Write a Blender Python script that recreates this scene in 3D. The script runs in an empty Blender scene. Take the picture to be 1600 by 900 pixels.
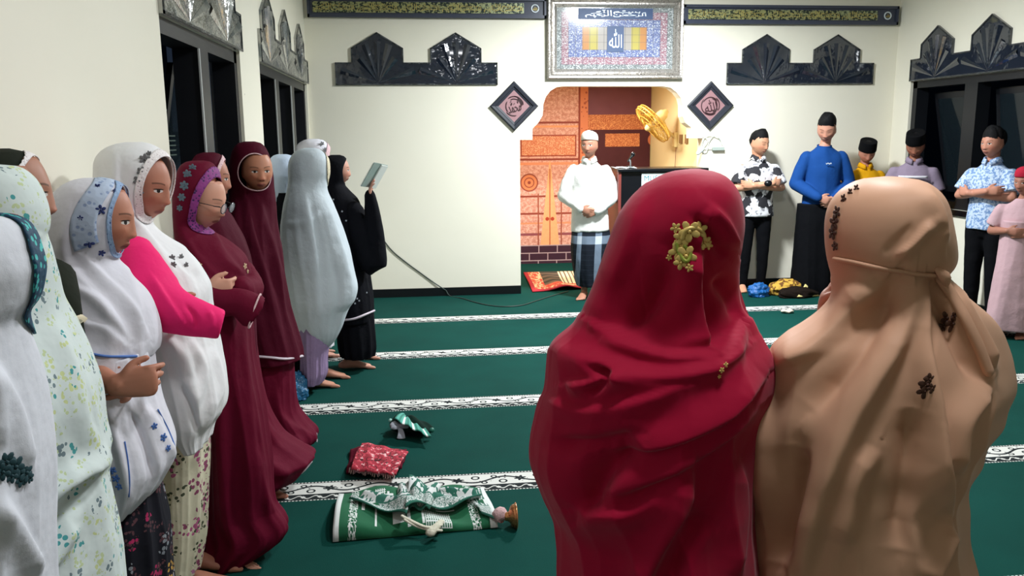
import bpy, bmesh, math, random
import numpy as np
from mathutils import Vector, Matrix
from mathutils.geometry import tessellate_polygon

SC = bpy.context.scene
COL = SC.collection
PI = math.pi

# ------------------------------------------------------------------ camera, world, lights, exposure
F, YAW, PITCH, ROLL, EYE = 1298.8, 0.1112, 0.1809, -0.0087, 1.62
def cam_axes():
    f = np.array([math.sin(YAW)*math.cos(PITCH), math.cos(YAW)*math.cos(PITCH), -math.sin(PITCH)])
    r = np.array([math.cos(YAW), -math.sin(YAW), 0.0]); u = np.cross(r, f)
    c, s = math.cos(ROLL), math.sin(ROLL)
    return f, c*r + s*u, -s*r + c*u
CF, CR, CU = cam_axes()
CO = np.array([0, 0, EYE])
cam = bpy.data.cameras.new('camera'); camo = bpy.data.objects.new('camera', cam); COL.objects.link(camo)
cam.sensor_width = 36; cam.lens = F*36/1600; cam.clip_start = 0.05; cam.clip_end = 200
camo.matrix_world = Matrix(((CR[0], CU[0], -CF[0], 0), (CR[1], CU[1], -CF[1], 0), (CR[2], CU[2], -CF[2], EYE), (0, 0, 0, 1)))
SC.camera = camo
def ray(px, py): return CF + CR*(px-800)/F - CU*(py-450)/F
def at(px, py, Y):                      # the point of the plane y = Y seen at a pixel
    d = ray(px, py); return CO + d*(Y/d[1])
def fl(px, py, z=0.0):                  # the point of the level z seen at a pixel
    d = ray(px, py); return CO + d*((z-EYE)/d[2])
def atx(px, py, X):
    d = ray(px, py); return CO + d*(X/d[0])
def proj(P):
    P = np.asarray(P) - CO; d = P@CF
    return np.stack([800+F*(P@CR)/d, 450-F*(P@CU)/d], -1)

W = bpy.data.worlds.new('night'); SC.world = W; W.use_nodes = True
W.node_tree.nodes['Background'].inputs[0].default_value = (0.02, 0.03, 0.05, 1)
W.node_tree.nodes['Background'].inputs[1].default_value = 0.6
SC.view_settings.view_transform = 'Standard'; SC.view_settings.look = 'None'
SC.view_settings.gamma = 1; SC.view_settings.use_curve_mapping = False
SC.view_settings.exposure = 0.0
def area_light(name, loc, sx, sy, power, color, rot=(0, 0, 0)):
    l = bpy.data.lights.new(name, 'AREA'); l.shape = 'RECTANGLE'; l.size = sx; l.size_y = sy
    l.energy = power; l.color = color
    o = bpy.data.objects.new(name, l); COL.objects.link(o); o.location = loc; o.rotation_euler = rot
    return o
area_light('ceiling_lamp_light', (2.1, 6.6, 3.12), 0.35, 0.35, 265, (0.92, 0.97, 1.0))
area_light('ceiling_lamp_light', (1.5, 3.1, 3.12), 0.3, 0.3, 68, (0.95, 0.98, 1.0))
area_light('ceiling_lamp_light', (0.8, 1.2, 3.12), 0.3, 0.3, 23, (0.97, 0.98, 1.0))
area_light('niche_lamp_light', (2.0, 9.1, 2.22), 0.7, 0.5, 44, (1.0, 0.94, 0.84))

# ------------------------------------------------------------------ tagging helpers
def tag(o, label=None, cat=None, group=None, kind=None):
    if label: o['label'] = label
    if cat: o['category'] = cat
    if group: o['group'] = group
    if kind: o['kind'] = kind
    return o
def empty(name, loc, label=None, cat=None, group=None):
    o = bpy.data.objects.new(name, None); COL.objects.link(o); o.location = tuple(loc); o.empty_display_size = .1
    return tag(o, label, cat, group)
def wloc(o):
    v = Vector((0, 0, 0))
    while o is not None: v = v + o.location; o = o.parent
    return v
def mk(name, verts, faces, mat=None, parent=None, smooth=True, solid=0, subsurf=0, bevel=0, local=False):
    """one mesh object from WORLD coordinates, shifted into its parent's frame"""
    V = np.asarray(verts, float)
    me = bpy.data.meshes.new(name)
    o = bpy.data.objects.new(name, me); COL.objects.link(o)
    off = Vector((0, 0, 0))
    if parent is not None:
        o.parent = parent; off = wloc(parent)
    elif not local:
        c = Vector(((V[:, 0].min()+V[:, 0].max())/2, (V[:, 1].min()+V[:, 1].max())/2, V[:, 2].min())); o.location = c; off = c
    me.from_pydata((V - np.array(off)).tolist(), [], [tuple(int(i) for i in f) for f in faces]); me.update()
    if smooth:
        me.polygons.foreach_set('use_smooth', [True]*len(me.polygons))
    if mat is not None: me.materials.append(mat)
    if solid:
        s = o.modifiers.new('Solidify', 'SOLIDIFY'); s.thickness = solid; s.offset = -1
    if bevel:
        b = o.modifiers.new('Bevel', 'BEVEL'); b.width = bevel; b.segments = 2; b.limit_method = 'ANGLE'
    if subsurf:
        b = o.modifiers.new('Subdiv', 'SUBSURF'); b.levels = b.render_levels = subsurf
    return o
class MB:                               # collects boxes, prisms and tubes into one mesh
    def __init__(s): s.v = []; s.f = []
    def add(s, V, Fc):
        n = len(s.v); s.v += [tuple(map(float, p)) for p in V]; s.f += [tuple(i+n for i in f) for f in Fc]; return s
    def box(s, x0, x1, y0, y1, z0, z1):
        V = [(x, y, z) for x in (x0, x1) for y in (y0, y1) for z in (z0, z1)]
        return s.add(V, [(0, 1, 3, 2), (4, 6, 7, 5), (0, 4, 5, 1), (2, 3, 7, 6), (0, 2, 6, 4), (1, 5, 7, 3)])
    def prism(s, poly, O, U, Vv, N, t):     # poly in (u,v) extruded t along N
        O, U, Vv, N = map(np.array, (O, U, Vv, N)); n = len(poly)
        A = [O+U*a+Vv*b for a, b in poly]; B = [p+N*t for p in A]
        tri = tessellate_polygon([[Vector((a, b, 0)) for a, b in poly]])
        return s.add(A+B, [tuple(f) for f in tri] + [tuple(i+n for i in reversed(f)) for f in tri] + [(i, (i+1) % n, (i+1) % n+n, i+n) for i in range(n)])
    def tube(s, pts, rad, n=12, side=None, flat=1.0, cap=True, res=None):
        V, Fc = tube(pts, rad, n, side, flat, cap, res); return s.add(V, Fc)
    def build(s, name, mat, parent=None, smooth=False, **k):
        return mk(name, s.v, s.f, mat, parent, smooth, **k)
def cr(P, m):                           # Catmull-Rom resampling of a list of rows, m samples
    P = np.asarray(P, float); n = len(P)
    d = np.r_[0, np.cumsum(np.maximum(np.linalg.norm(np.diff(P[:, :3], axis=0), axis=1), 1e-6))]
    T = np.linspace(0, d[-1], m); out = np.empty((m, P.shape[1]))
    Mm = np.zeros_like(P)
    for i in range(n):
        a, b = max(i-1, 0), min(i+1, n-1); Mm[i] = (P[b]-P[a])/(d[b]-d[a])
    for j, t in enumerate(T):
        i = min(max(np.searchsorted(d, t, side='right')-1, 0), n-2); h = d[i+1]-d[i]; u = (t-d[i])/h
        out[j] = (2*u**3-3*u**2+1)*P[i]+(u**3-2*u**2+u)*h*Mm[i]+(-2*u**3+3*u**2)*P[i+1]+(u**3-u**2)*h*Mm[i+1]
    return out
def unit(v): v = np.asarray(v, float); return v/(np.linalg.norm(v)+1e-12)
def tube(pts, rad, n=12, side=None, flat=1.0, cap=True, res=None):
    """tapered tube; rad is a number, a list, or a list of (a, b) where a lies along side; rounded caps"""
    P = np.asarray(pts, float); m = len(P)
    R = np.array([(r, r*flat) if np.isscalar(r) else r for r in (rad if hasattr(rad, '__len__') else [rad]*m)], float)
    if res is None: res = max(2*m, 4) if m > 2 else 2
    if m > 2:
        Q = cr(np.hstack([P, R]), res); P, R = Q[:, :3], np.maximum(Q[:, 3:], 1e-4)
    if cap:
        t0, t1 = unit(P[0]-P[1]), unit(P[-1]-P[-2]); a0, a1 = R[0].min(), R[-1].min()
        P = np.vstack([[P[0]+t0*a0*.98, P[0]+t0*a0*.7], P, [P[-1]+t1*a1*.7, P[-1]+t1*a1*.98]])
        R = np.vstack([[R[0]*.2, R[0]*.7], R, [R[-1]*.7, R[-1]*.2]])
    m = len(P); T = np.gradient(P, axis=0); T = T/(np.linalg.norm(T, axis=1, keepdims=True)+1e-12)
    s0 = np.array(side if side is not None else ((1, 0, 0) if abs(T[0][0]) < .8 else (0, 1, 0)), float)
    V = []
    for i in range(m):
        s1 = unit(s0 - T[i]*(s0@T[i])); nn = np.cross(T[i], s1)
        if side is None: s0 = s1
        for k in range(n):
            a = 2*PI*k/n; V.append(P[i]+s1*R[i, 0]*math.cos(a)+nn*R[i, 1]*math.sin(a))
    Fc = [(i*n+k, i*n+(k+1) % n, (i+1)*n+(k+1) % n, (i+1)*n+k) for i in range(m-1) for k in range(n)]
    Fc += [tuple(reversed(range(n))), tuple(range((m-1)*n, m*n))]
    return V, Fc
def sphere(c, r, nu=20, nv=12):
    c = np.array(c, float); r = np.array(r if hasattr(r, '__len__') else (r, r, r), float)
    V = [c+r*np.array((0, 0, 1))]
    for j in range(1, nv):
        for i in range(nu):
            a, b = 2*PI*i/nu, PI*j/nv; V.append(c+r*np.array((math.sin(b)*math.cos(a), math.sin(b)*math.sin(a), math.cos(b))))
    V.append(c-r*np.array((0, 0, 1))); n = len(V)-1
    Fc = [(0, 1+i, 1+(i+1) % nu) for i in range(nu)]
    for j in range(nv-2):
        for i in range(nu): Fc.append((1+j*nu+i, 1+(j+1)*nu+i, 1+(j+1)*nu+(i+1) % nu, 1+j*nu+(i+1) % nu))
    Fc += [(n, n-nu+(i+1) % nu, n-nu+i) for i in range(nu)]
    return V, Fc
def wob(P, seed, f, octs=3):            # smooth pseudo noise in -1..1 at points P
    rng = np.random.default_rng(seed); P = np.asarray(P); out = np.zeros(len(P)); amp = 1; tot = 0
    for o in range(octs):
        for k in range(3):
            d = rng.normal(size=3); d /= np.linalg.norm(d)
            e = rng.normal(size=3)*.6
            out += amp*np.sin(P@d*f+rng.uniform(0, 6.28)+1.3*np.sin(P@e*f*.7+rng.uniform(0, 6.28)))
        tot += 3*amp; amp *= .5; f *= 2.1
    return out/tot*1.6

# ------------------------------------------------------------------ materials
def srgb(c):
    if isinstance(c, str): c = [int(c[i:i+2], 16)/255 for i in (0, 2, 4)]
    return tuple(x/12.92 if x <= .04045 else ((x+.055)/1.055)**2.4 for x in c)
class G:
    def __init__(s, name):
        s.mat = bpy.data.materials.new(name); s.mat.use_nodes = True; s.t = s.mat.node_tree; s.t.nodes.clear()
        s.out = s.t.nodes.new('ShaderNodeOutputMaterial')
    def n(s, typ, **k):
        nd = s.t.nodes.new(typ)
        for a, b in k.items(): setattr(nd, a, b)
        return nd
    def set(s, sock, v):
        if isinstance(v, bpy.types.NodeSocket): s.t.links.new(v, sock)
        elif v is not None:
            if hasattr(sock.default_value, '__len__'):
                if isinstance(v, str): v = srgb(v)
                v = tuple(v) if hasattr(v, '__len__') else (v,)*3
                sock.default_value = v[:3]+(1,) if len(sock.default_value) == 4 else v[:3]
            else: sock.default_value = v
    def m(s, op, a, b=None, c=None, clamp=False):
        nd = s.n('ShaderNodeMath', operation=op, use_clamp=clamp)
        for i, v in enumerate((a, b, c)):
            if v is not None: s.set(nd.inputs[i], v)
        return nd.outputs[0]
    def obj(s): return s.n('ShaderNodeTexCoord').outputs['Object']
    def pos(s): return s.n('ShaderNodeNewGeometry').outputs['Position']
    def attr(s, a): return s.n('ShaderNodeAttribute', attribute_name=a).outputs['Vector']
    def sep(s, v):
        nd = s.n('ShaderNodeSeparateXYZ'); s.set(nd.inputs[0], v); return nd.outputs[0], nd.outputs[1], nd.outputs[2]
    def comb(s, x, y, z):
        nd = s.n('ShaderNodeCombineXYZ')
        for i, v in enumerate((x, y, z)): s.set(nd.inputs[i], v)
        return nd.outputs[0]
    def vm(s, op, a, b):
        nd = s.n('ShaderNodeVectorMath', operation=op); s.set(nd.inputs[0], a); s.set(nd.inputs[1], b); return nd.outputs[0]
    def noise(s, v, sc, det=2, rough=.5, color=False):
        nd = s.n('ShaderNodeTexNoise'); s.set(nd.inputs['Vector'], v); nd.inputs['Scale'].default_value = sc
        nd.inputs['Detail'].default_value = det; nd.inputs['Roughness'].default_value = rough
        return nd.outputs['Color' if color else 'Fac']
    def voro(s, v, sc, feat='F1', rnd=1.0):
        nd = s.n('ShaderNodeTexVoronoi', feature=feat); s.set(nd.inputs['Vector'], v); nd.inputs['Scale'].default_value = sc
        nd.inputs['Randomness'].default_value = rnd
        return nd.outputs['Distance'], nd.outputs.get('Color') and nd.outputs['Color']
    def mix(s, f, a, b):
        nd = s.n('ShaderNodeMix', data_type='RGBA'); s.set(nd.inputs['Factor'], f); s.set(nd.inputs['A'] if False else nd.inputs[6], a); s.set(nd.inputs[7], b)
        return nd.outputs[2]
    def lt(s, a, b, soft=0):
        if not soft: return s.m('LESS_THAN', a, b)
        nd = s.n('ShaderNodeMapRange', interpolation_type='SMOOTHSTEP'); s.set(nd.inputs[0], a)
        nd.inputs[1].default_value = b-soft; nd.inputs[2].default_value = b+soft; nd.inputs[3].default_value = 1; nd.inputs[4].default_value = 0
        return nd.outputs[0]
    def gt(s, a, b, soft=0): return s.m('SUBTRACT', 1.0, s.lt(a, b, soft)) if soft else s.m('GREATER_THAN', a, b)
    def mul(s, *a):
        r = a[0]
        for b in a[1:]: r = s.m('MULTIPLY', r, b)
        return r
    def rect(s, u, v, u0, u1, v0, v1): return s.mul(s.gt(u, u0), s.lt(u, u1), s.gt(v, v0), s.lt(v, v1))
    def ell(s, u, v, cu, cv, ru, rv, soft=.15):
        a = s.m('POWER', s.m('ABSOLUTE', s.m('DIVIDE', s.m('SUBTRACT', u, cu), ru)), 2.0)
        b = s.m('POWER', s.m('ABSOLUTE', s.m('DIVIDE', s.m('SUBTRACT', v, cv), rv)), 2.0)
        return s.lt(s.m('ADD', a, b), 1.0, soft)
    def done(s, col, rough=.6, metal=0, spec=.5, sheen=0, bump=None, bs=.3, bd=.01, coat=0, alpha=None, trans=0, emis=None, es=0, sss=0, ior=1.45):
        p = s.n('ShaderNodeBsdfPrincipled'); s.set(p.inputs['Base Color'], col); s.set(p.inputs['Roughness'], rough)
        s.set(p.inputs['Metallic'], metal); p.inputs['Specular IOR Level'].default_value = spec; p.inputs['IOR'].default_value = ior
        p.inputs['Sheen Weight'].default_value = sheen; p.inputs['Coat Weight'].default_value = coat
        p.inputs['Transmission Weight'].default_value = trans
        if sss:
            p.inputs['Subsurface Weight'].default_value = sss; p.inputs['Subsurface Radius'].default_value = (.012, .005, .003); p.inputs['Subsurface Scale'].default_value = 1
        if alpha is not None: s.set(p.inputs['Alpha'], alpha)
        if emis is not None: s.set(p.inputs['Emission Color'], emis); p.inputs['Emission Strength'].default_value = es
        if bump is not None:
            b = s.n('ShaderNodeBump'); b.inputs['Strength'].default_value = bs; b.inputs['Distance'].default_value = bd
            s.set(b.inputs['Height'], bump); s.t.links.new(b.outputs[0], p.inputs['Normal'])
        s.t.links.new(p.outputs[0], s.out.inputs[0]); return s.mat
def plain(name, col, rough=.6, var=.0, vs=8, **k):
    g = G(name)
    if var:
        c = srgb(col) if isinstance(col, str) else col
        n = g.noise(g.obj(), vs, 3); c2 = tuple(min(1, x*(1+var)) for x in c); c1 = tuple(x*(1-var) for x in c)
        return g.done(g.mix(n, c1, c2), rough, **k)
    return g.done(col, rough, **k)
def cloth(name, col, rough=.85, sheen=.0, crumple=.35, cs=14, fine=True):
    g = G(name); P = g.obj()
    a = g.noise(P, cs, 3, .55); b = g.noise(P, 420, 1)
    h = g.m('ADD', g.m('MULTIPLY', a, 1.0), g.m('MULTIPLY', b, .03)) if fine else a
    return g.done(col, rough, spec=.12, sheen=sheen, bump=h, bs=crumple, bd=.02)
def sprig(name, base, cols, scale=16, dens=.5, leaf=None, rough=.85, leafscale=2.6, thr=.36, sheen=.0):
    """scattered little flower clusters: a big cell picks the spot and the colour, small cells make the petals"""
    g = G(name); P = g.obj(); P2 = g.vm('ADD', P, g.vm('MULTIPLY', g.noise(P, 9, 2, color=True), (.03, .03, .03)))
    d, c = g.voro(P2, scale); r, gg, b = g.sep(c)
    dp, _ = g.voro(P, scale*leafscale*1.6)
    on = g.mul(g.lt(d, thr), g.lt(dp, .42), g.lt(r, dens))
    col = base
    if leaf:
        d3, c3 = g.voro(g.vm('ADD', P2, (3.1, 1.7, 2.3)), scale*1.15); d4, _ = g.voro(P, scale*leafscale*2)
        col = g.mix(g.mul(g.lt(d3, .42), g.lt(d4, .42)), col, leaf)
    k = len(cols); pc = cols[0]
    for i in range(1, k): pc = g.mix(g.gt(gg, i/k), pc, cols[i])
    col = g.mix(on, col, pc)
    return g.done(col, rough, spec=.25, sheen=sheen, bump=g.noise(P, 14, 3), bs=.3, bd=.02)
# ------------------------------------------------------------------ the room
LX, RX, BY, CZ, NY = -1.04, 5.02, 8.483, 3.18, 10.5     # left wall, right wall, back wall, ceiling, niche back
FY = -2.6
def m_wall():
    g = G('cream_wall_paint'); P = g.pos(); n = g.noise(P, 1.3, 3)
    sp = g.lt(g.voro(P, 2.2)[0], .012)
    c = g.mix(n, 'e9e4d2', 'f1edde'); c = g.mix(sp, c, '8d8878')
    return g.done(c, .55, spec=.35, bump=g.noise(P, 60, 2), bs=.06, bd=.004)
WALL = m_wall()
def m_carpet():
    g = G('green_prayer_carpet'); P = g.pos(); x, y, z = g.sep(P)
    v = g.m('SUBTRACT', g.m('FLOORED_MODULO', g.m('ADD', y, -3.72+.605+12.1), 1.21), .605)
    bl = g.noise(P, 3, 3); pile = g.noise(P, 260, 2)
    green = g.mix(bl, (0.001, .039, .031), (0.002, .063, .050))
    xm = g.m('SUBTRACT', g.m('FLOORED_MODULO', x, .30), .15)
    ax = g.m('ABSOLUTE', xm)
    wh = (.72, .72, .68); dk = (.018, .022, .024)
    wave = g.m('ADD', .028, g.m('MULTIPLY', g.m('SINE', g.m('MULTIPLY', x, 2*PI/.30)), .030))
    vine = g.lt(g.m('ABSOLUTE', g.m('SUBTRACT', v, wave)), .0075)
    def ringm(cx, cy, r, w):
        dx = g.m('SUBTRACT', xm, cx); dy = g.m('SUBTRACT', v, cy)
        d = g.m('SQRT', g.m('ADD', g.m('MULTIPLY', dx, dx), g.m('MULTIPLY', dy, dy)))
        return g.lt(g.m('ABSOLUTE', g.m('SUBTRACT', d, r)), w)
    ang = g.m('ARCTAN2', g.m('SUBTRACT', v, .03), xm)
    rr = g.m('ADD', .024, g.m('MULTIPLY', g.m('SINE', g.m('MULTIPLY', ang, 6)), .007))
    dd = g.m('SQRT', g.m('ADD', g.m('MULTIPLY', xm, xm), g.m('POWER', g.m('ABSOLUTE', g.m('SUBTRACT', v, .03)), 2)))
    flower = g.mul(g.lt(dd, rr), g.gt(dd, .006))
    ink = g.m('MAXIMUM', g.m('MAXIMUM', vine, flower), g.m('MAXIMUM', ringm(.085, .052, .017, .0045), ringm(-.085, .004, .017, .0045)))
    ink = g.m('MAXIMUM', ink, g.m('MAXIMUM', ringm(.125, -.004, .012, .004), ringm(-.125, .062, .012, .004)))
    leaf = g.mul(g.lt(g.voro(P, 34)[0], .17), g.lt(g.m('ABSOLUTE', g.m('SUBTRACT', v, wave)), .03))
    ink = g.m('MAXIMUM', ink, leaf)
    band = g.mix(ink, wh, dk)
    xs = g.m('SUBTRACT', g.m('FLOORED_MODULO', x, .075), .0375)
    dia = g.lt(g.m('ADD', g.m('ABSOLUTE', xs), g.m('MULTIPLY', g.m('ABSOLUTE', g.m('SUBTRACT', v, -.062)), 1.0)), .013)
    zig = g.lt(g.m('ABSOLUTE', g.m('SUBTRACT', v, g.m('ADD', -.062, g.m('MULTIPLY', g.m('SINE', g.m('MULTIPLY', x, 2*PI/.075)), .014)))), .0045)
    low = g.mix(g.m('MAXIMUM', dia, zig), dk, wh)
    dots = g.lt(g.m('FLOORED_MODULO', x, .016), .010)
    edge = g.mix(dots, dk, wh)
    c = green
    c = g.mix(g.mul(g.gt(v, -.100), g.lt(v, .106)), c, edge)
    c = g.mix(g.mul(g.gt(v, -.092), g.lt(v, .098)), c, dk)
    c = g.mix(g.mul(g.gt(v, -.088), g.lt(v, -.036)), c, low)
    c = g.mix(g.mul(g.gt(v, -.030), g.lt(v, .092)), c, band)
    inroom = g.lt(y, 8.3)
    c = g.mix(inroom, green, c)
    c = g.mix(g.m('MULTIPLY', pile, .25), c, (.0, .01, .01))
    return g.done(c, .95, spec=.15, sheen=.0, bump=pile, bs=.35, bd=.004)
CARPET = m_carpet()
CEIL = plain('white_ceiling_paint', 'e6e6e2', .8)
BLACKP = plain('black_gloss_paint', '0c0e12', .35, var=.2)
DARKF = plain('dark_window_frame', '14161b', .4, var=.2)
NIGHTG = G('dark_window_glass').done('202a30', .05, spec=.6, alpha=.5)
SILL = plain('black_tile', '0a0b0e', .2)
def st(name, mb, mat, **k): return tag(mb.build(name, mat, **k), kind='structure')
st('floor', MB().box(LX-.2, RX+.2, FY-.2, NY+.2, -.12, 0), CARPET)
st('ceiling', MB().box(LX-.2, RX+.2, FY-.2, NY+.2, CZ, CZ+.1), CEIL)
# back wall with the stepped and arched opening
OP = [(813, 218.5), (832, 218.5), (832, 201), (841, 192), (848, 180), (849, 163), (853, 151), (860, 142), (870, 136), (882, 134.5),
      (1036, 134.5), (1048, 137), (1057, 144), (1064, 153), (1067, 165), (1067, 182), (1071, 192), (1080, 199), (1080, 216), (1098, 216)]
op = [(at(x, y, BY)[0], at(x, y, BY)[2]) for x, y in OP]
op[0] = (1.04, op[0][1]); op[-1] = (2.95, op[-1][1])
poly = [(LX-.2, 0), (1.04, 0)] + op + [(2.95, 0), (RX+.2, 0), (RX+.2, CZ), (LX-.2, CZ)]
st('wall_back', MB().prism(poly, (0, BY, 0), (1, 0, 0), (0, 0, 1), (0, 1, 0), .16), WALL)
NICHE = plain('niche_wall_paint', 'eed9a6', .6, var=.04, vs=2)
nb = MB().box(2.97, 3.1, BY+.16, NY+.1, 0, 2.5); st('wall_niche_right', nb, NICHE)
st('wall_niche_left', MB().box(.9, 1.02, BY+.16, NY+.1, 0, 2.5), NICHE)
st('wall_niche_back', MB().box(.9, 3.1, NY, NY+.1, 0, 2.5), NICHE)
st('ceiling_niche', MB().box(.9, 3.1, BY+.16, NY+.1, 2.32, 2.42), NICHE)
st('wall_front', MB().box(LX-.2, RX+.2, FY-.15, FY, 0, CZ), WALL)
WZ0, WZ1 = .9, 2.13
def side_wall(name, x0, x1, wins):
    mb = MB().box(x0, x1, FY, BY, 0, WZ0).box(x0, x1, FY, BY, WZ1, CZ)
    e = FY
    for a, b in wins + [(BY, BY)]:
        if a > e: mb.box(x0, x1, e, a, WZ0, WZ1)
        e = b
    st(name, mb, WALL)
LW = [(3.71, 5.31), (5.95, 8.43)]; RW = [(5.45, 8.19)]
side_wall('wall_left', LX-.18, LX, LW)
side_wall('wall_right', RX, RX+.18, RW)
st('baseboard_back', MB().box(LX, 1.04, BY-.02, BY, 0, .085).box(2.95, RX, BY-.02, BY, 0, .085), BLACKP)
st('baseboard_left', MB().box(LX, LX+.02, FY, BY, 0, .085), BLACKP)
st('baseboard_right', MB().box(RX-.02, RX, FY, BY, 0, .085), BLACKP)
PALE = plain('pale_window_post', 'b9bcbb', .4)
wi = 0
def window(x0, x1, inx, a, b, nb_, seed):
    """frame, posts, tilted sashes with glass; inx = +1 when the room lies towards +x"""
    global wi; wi += 1
    root = tag(empty('window_%d' % wi, ((x0+x1)/2, (a+b)/2, WZ0)), kind='structure')
    fx0, fx1 = (x0+.03, x1-.02)
    fr = MB().box(fx0, fx1, a, a+.07, WZ0, WZ1).box(fx0, fx1, b-.07, b, WZ0, WZ1).box(fx0, fx1, a, b, WZ1-.07, WZ1).box(fx0, fx1, a, b, WZ0, WZ0+.07)
    xi = x1 if inx > 0 else x0
    st('window_frame', fr, DARKF, parent=root)
    st('window_sill', MB().box(min(xi, xi+inx*.03), max(xi, xi+inx*.03), a-.03, b+.03, WZ0-.05, WZ0), SILL, parent=root)
    w = (b-a)/nb_; rng = random.Random(seed)
    for i in range(1, nb_):
        st('window_post', MB().box(fx0, fx1+.0, a+i*w-.09, a+i*w+.09, WZ0+.07, WZ1-.07), DARKF, parent=root)
        st('window_post', MB().box(fx1-.004, fx1+.004, a+i*w-.105, a+i*w-.09, WZ0+.07, WZ1-.07), PALE, parent=root) if inx > 0 else None
    for i in range(nb_):
        ya, yb = a+i*w+.10, a+(i+1)*w-.10
        til = rng.uniform(.10, .26); zt, zb = WZ1-.12, WZ0+.12
        xo = (x0 if inx > 0 else x1) - inx*.02
        xt, xb = xo, xo-inx*til
        g4 = lambda y0, y1, t0, t1: [(xt+(xb-xt)*t, y, zt+(zb-zt)*t) for t, y in ((t0, y0), (t0, y1), (t1, y1), (t1, y0))]
        mb = MB()
        for (y0, y1, t0, t1) in ((ya, ya+.05, 0, 1), (yb-.05, yb, 0, 1), (ya, yb, 0, .06), (ya, yb, .94, 1)):
            q = g4(y0, y1, t0, t1); q2 = [(p[0]-inx*.03, p[1], p[2]) for p in q]
            mb.add(q+q2, [(0, 1, 2, 3), (7, 6, 5, 4), (0, 4, 5, 1), (1, 5, 6, 2), (2, 6, 7, 3), (3, 7, 4, 0)])
        s = st('window_sash', mb, DARKF, parent=root)
        q = g4(ya+.05, yb-.05, .06, .94); q2 = [(p[0]-inx*.006, p[1], p[2]) for p in q]
        st('window_glass', MB().add(q+q2, [(0, 1, 2, 3), (7, 6, 5, 4), (0, 4, 5, 1), (1, 5, 6, 2), (2, 6, 7, 3), (3, 7, 4, 0)]), NIGHTG, parent=root)
        # dark hinge stay
        if i < 2 and inx > 0:
            mb = MB().tube([(xo, yb-.02, zt-.25), (xb-inx*.0, (ya+yb)/2, zb+.35)], .012, 6)
            st('window_stay', mb, PALE if i == 0 else DARKF, parent=root)
window(LX-.18, LX, 1, *LW[0], 2, 3)
window(LX-.18, LX, 1, *LW[1], 3, 5)
window(RX, RX+.18, -1, *RW[0], 3, 7)
# what is beyond the windows: a dark neighbouring wall, with a lit louvre seen through the first left window
NB = plain('dark_outside_wall', '1b2430', .9)
st('wall_outside_left', MB().box(-4.6, -4.4, -2, 16, -.5, 4), NB)
st('wall_outside_right', MB().box(8.4, 8.6, -2, 16, -.5, 4), NB)
LIT = G('lit_louvre'); LIT = LIT.done('b8c8b8', .5, emis='b8d0c0', es=.55)
lv = empty('louvre_window', (-4.36, 14.0, 1.0), 'small lit louvred opening of the dark house seen through the first left window', 'window')
p0 = atx(265, 246, -4.38); p1 = atx(291, 209, -4.38)
ya, yb = sorted((p0[1], p1[1])); za, zb = sorted((p0[2], p1[2]))
lv.location = (-4.38, (ya+yb)/2, za)
MB().box(-4.39, -4.37, ya, yb, za, zb).build('lit_pane', LIT, lv)
mb = MB()
for i in range(6): mb.box(-4.37, -4.33, ya, yb, za+(zb-za)*i/5-.03, za+(zb-za)*i/5+.03)
mb.box(-4.37, -4.33, ya+(yb-ya)*.35, ya+(yb-ya)*.42, za, zb)
mb.build('slats', DARKF, lv)

# ------------------------------------------------------------------ glossy wall decorations above windows and beside the niche
def m_gloss():
    g = G('black_glossy_film'); P = g.obj()
    return g.done(g.mix(g.noise(P, 6, 3), (.006, .008, .016), (.020, .028, .045)), .07, spec=.9, bump=g.noise(P, 5, 3), bs=.35, bd=.03, coat=.5)
GLOSS = m_gloss()
def m_film():
    g = G('crinkled_film_edge'); P = g.obj(); n = g.noise(P, 22, 5, .7)
    return g.done(g.mix(g.lt(n, .55, .1), (.10, .11, .12), (.02, .025, .03)), .14, metal=.3, spec=.9, bump=n, bs=.9, bd=.03)
FILM = m_film()
def m_film_reflection():
    g = G('film_with_painted_reflection'); P = g.obj(); n = g.noise(P, 4, 5, .6)
    return g.done(g.mix(g.lt(n, .47, .05), (.42, .42, .40), (.16, .18, .19)), .18, metal=.75, spec=.9, bump=n, bs=.5, bd=.04)  # silver tone paints the bright walls' reflection into the dark film
REFLFILM = m_film_reflection()
def crown(O, U, N, length, peaks, label, mat, group, pw=.252, band=.215, sh=.35, ap=.50):
    """flat board with a straight band and pointed merlons; U runs along the wall, N out of it"""
    O, U, N = np.array(O, float), np.array(U, float), np.array(N, float)
    root = empty('wall_crest', O+U*length/2, label, 'wall decoration', group)
    prof = [(0, 0), (length, 0), (length, band)]
    for c in sorted(peaks, reverse=True): prof += [(c+pw, band), (c+pw, sh), (c, ap), (c-pw, sh), (c-pw, band)]
    prof.append((0, band))
    MB().prism(prof, O, U, (0, 0, 1), N, .018).build('board', mat, root)
    e = MB(); n = len(prof)
    for i in range(n):
        a, b = np.array(prof[i]), np.array(prof[(i+1) % n]); d = unit(b-a); q = np.array([-d[1], d[0]])
        pl = [a, b, b+q*.013, a+q*.013]
        e.prism([tuple(p) for p in pl], O+N*.018, U, (0, 0, 1), N, .006)
    e.build('film_edging', FILM, root)
    fb = MB()
    for c in peaks:                     # fan of folded facets under each point
        for k in range(-3, 4):
            a = k*.36; r = .33 if abs(k) < 2 else .26
            tip = (c+math.sin(a)*r, .03+math.cos(a)*r*1.15)
            if abs(k) == 3: tip = (c+math.copysign(.36, k), .14)
            w = .035
            A = np.array([c, .02]); T = np.array(tip); s = unit(np.array([-(T-A)[1], (T-A)[0]]))*w
            P3 = [O+U*q[0]+np.array([0, 0, 1])*q[1]+N*h for q, h in ((A, .019), (T+s, .019), (T, .034), (T-s, .019))]
            fb.add(P3, [(0, 2, 1), (0, 3, 2)])
    fb.build('facets', mat, root)
    return root
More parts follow.
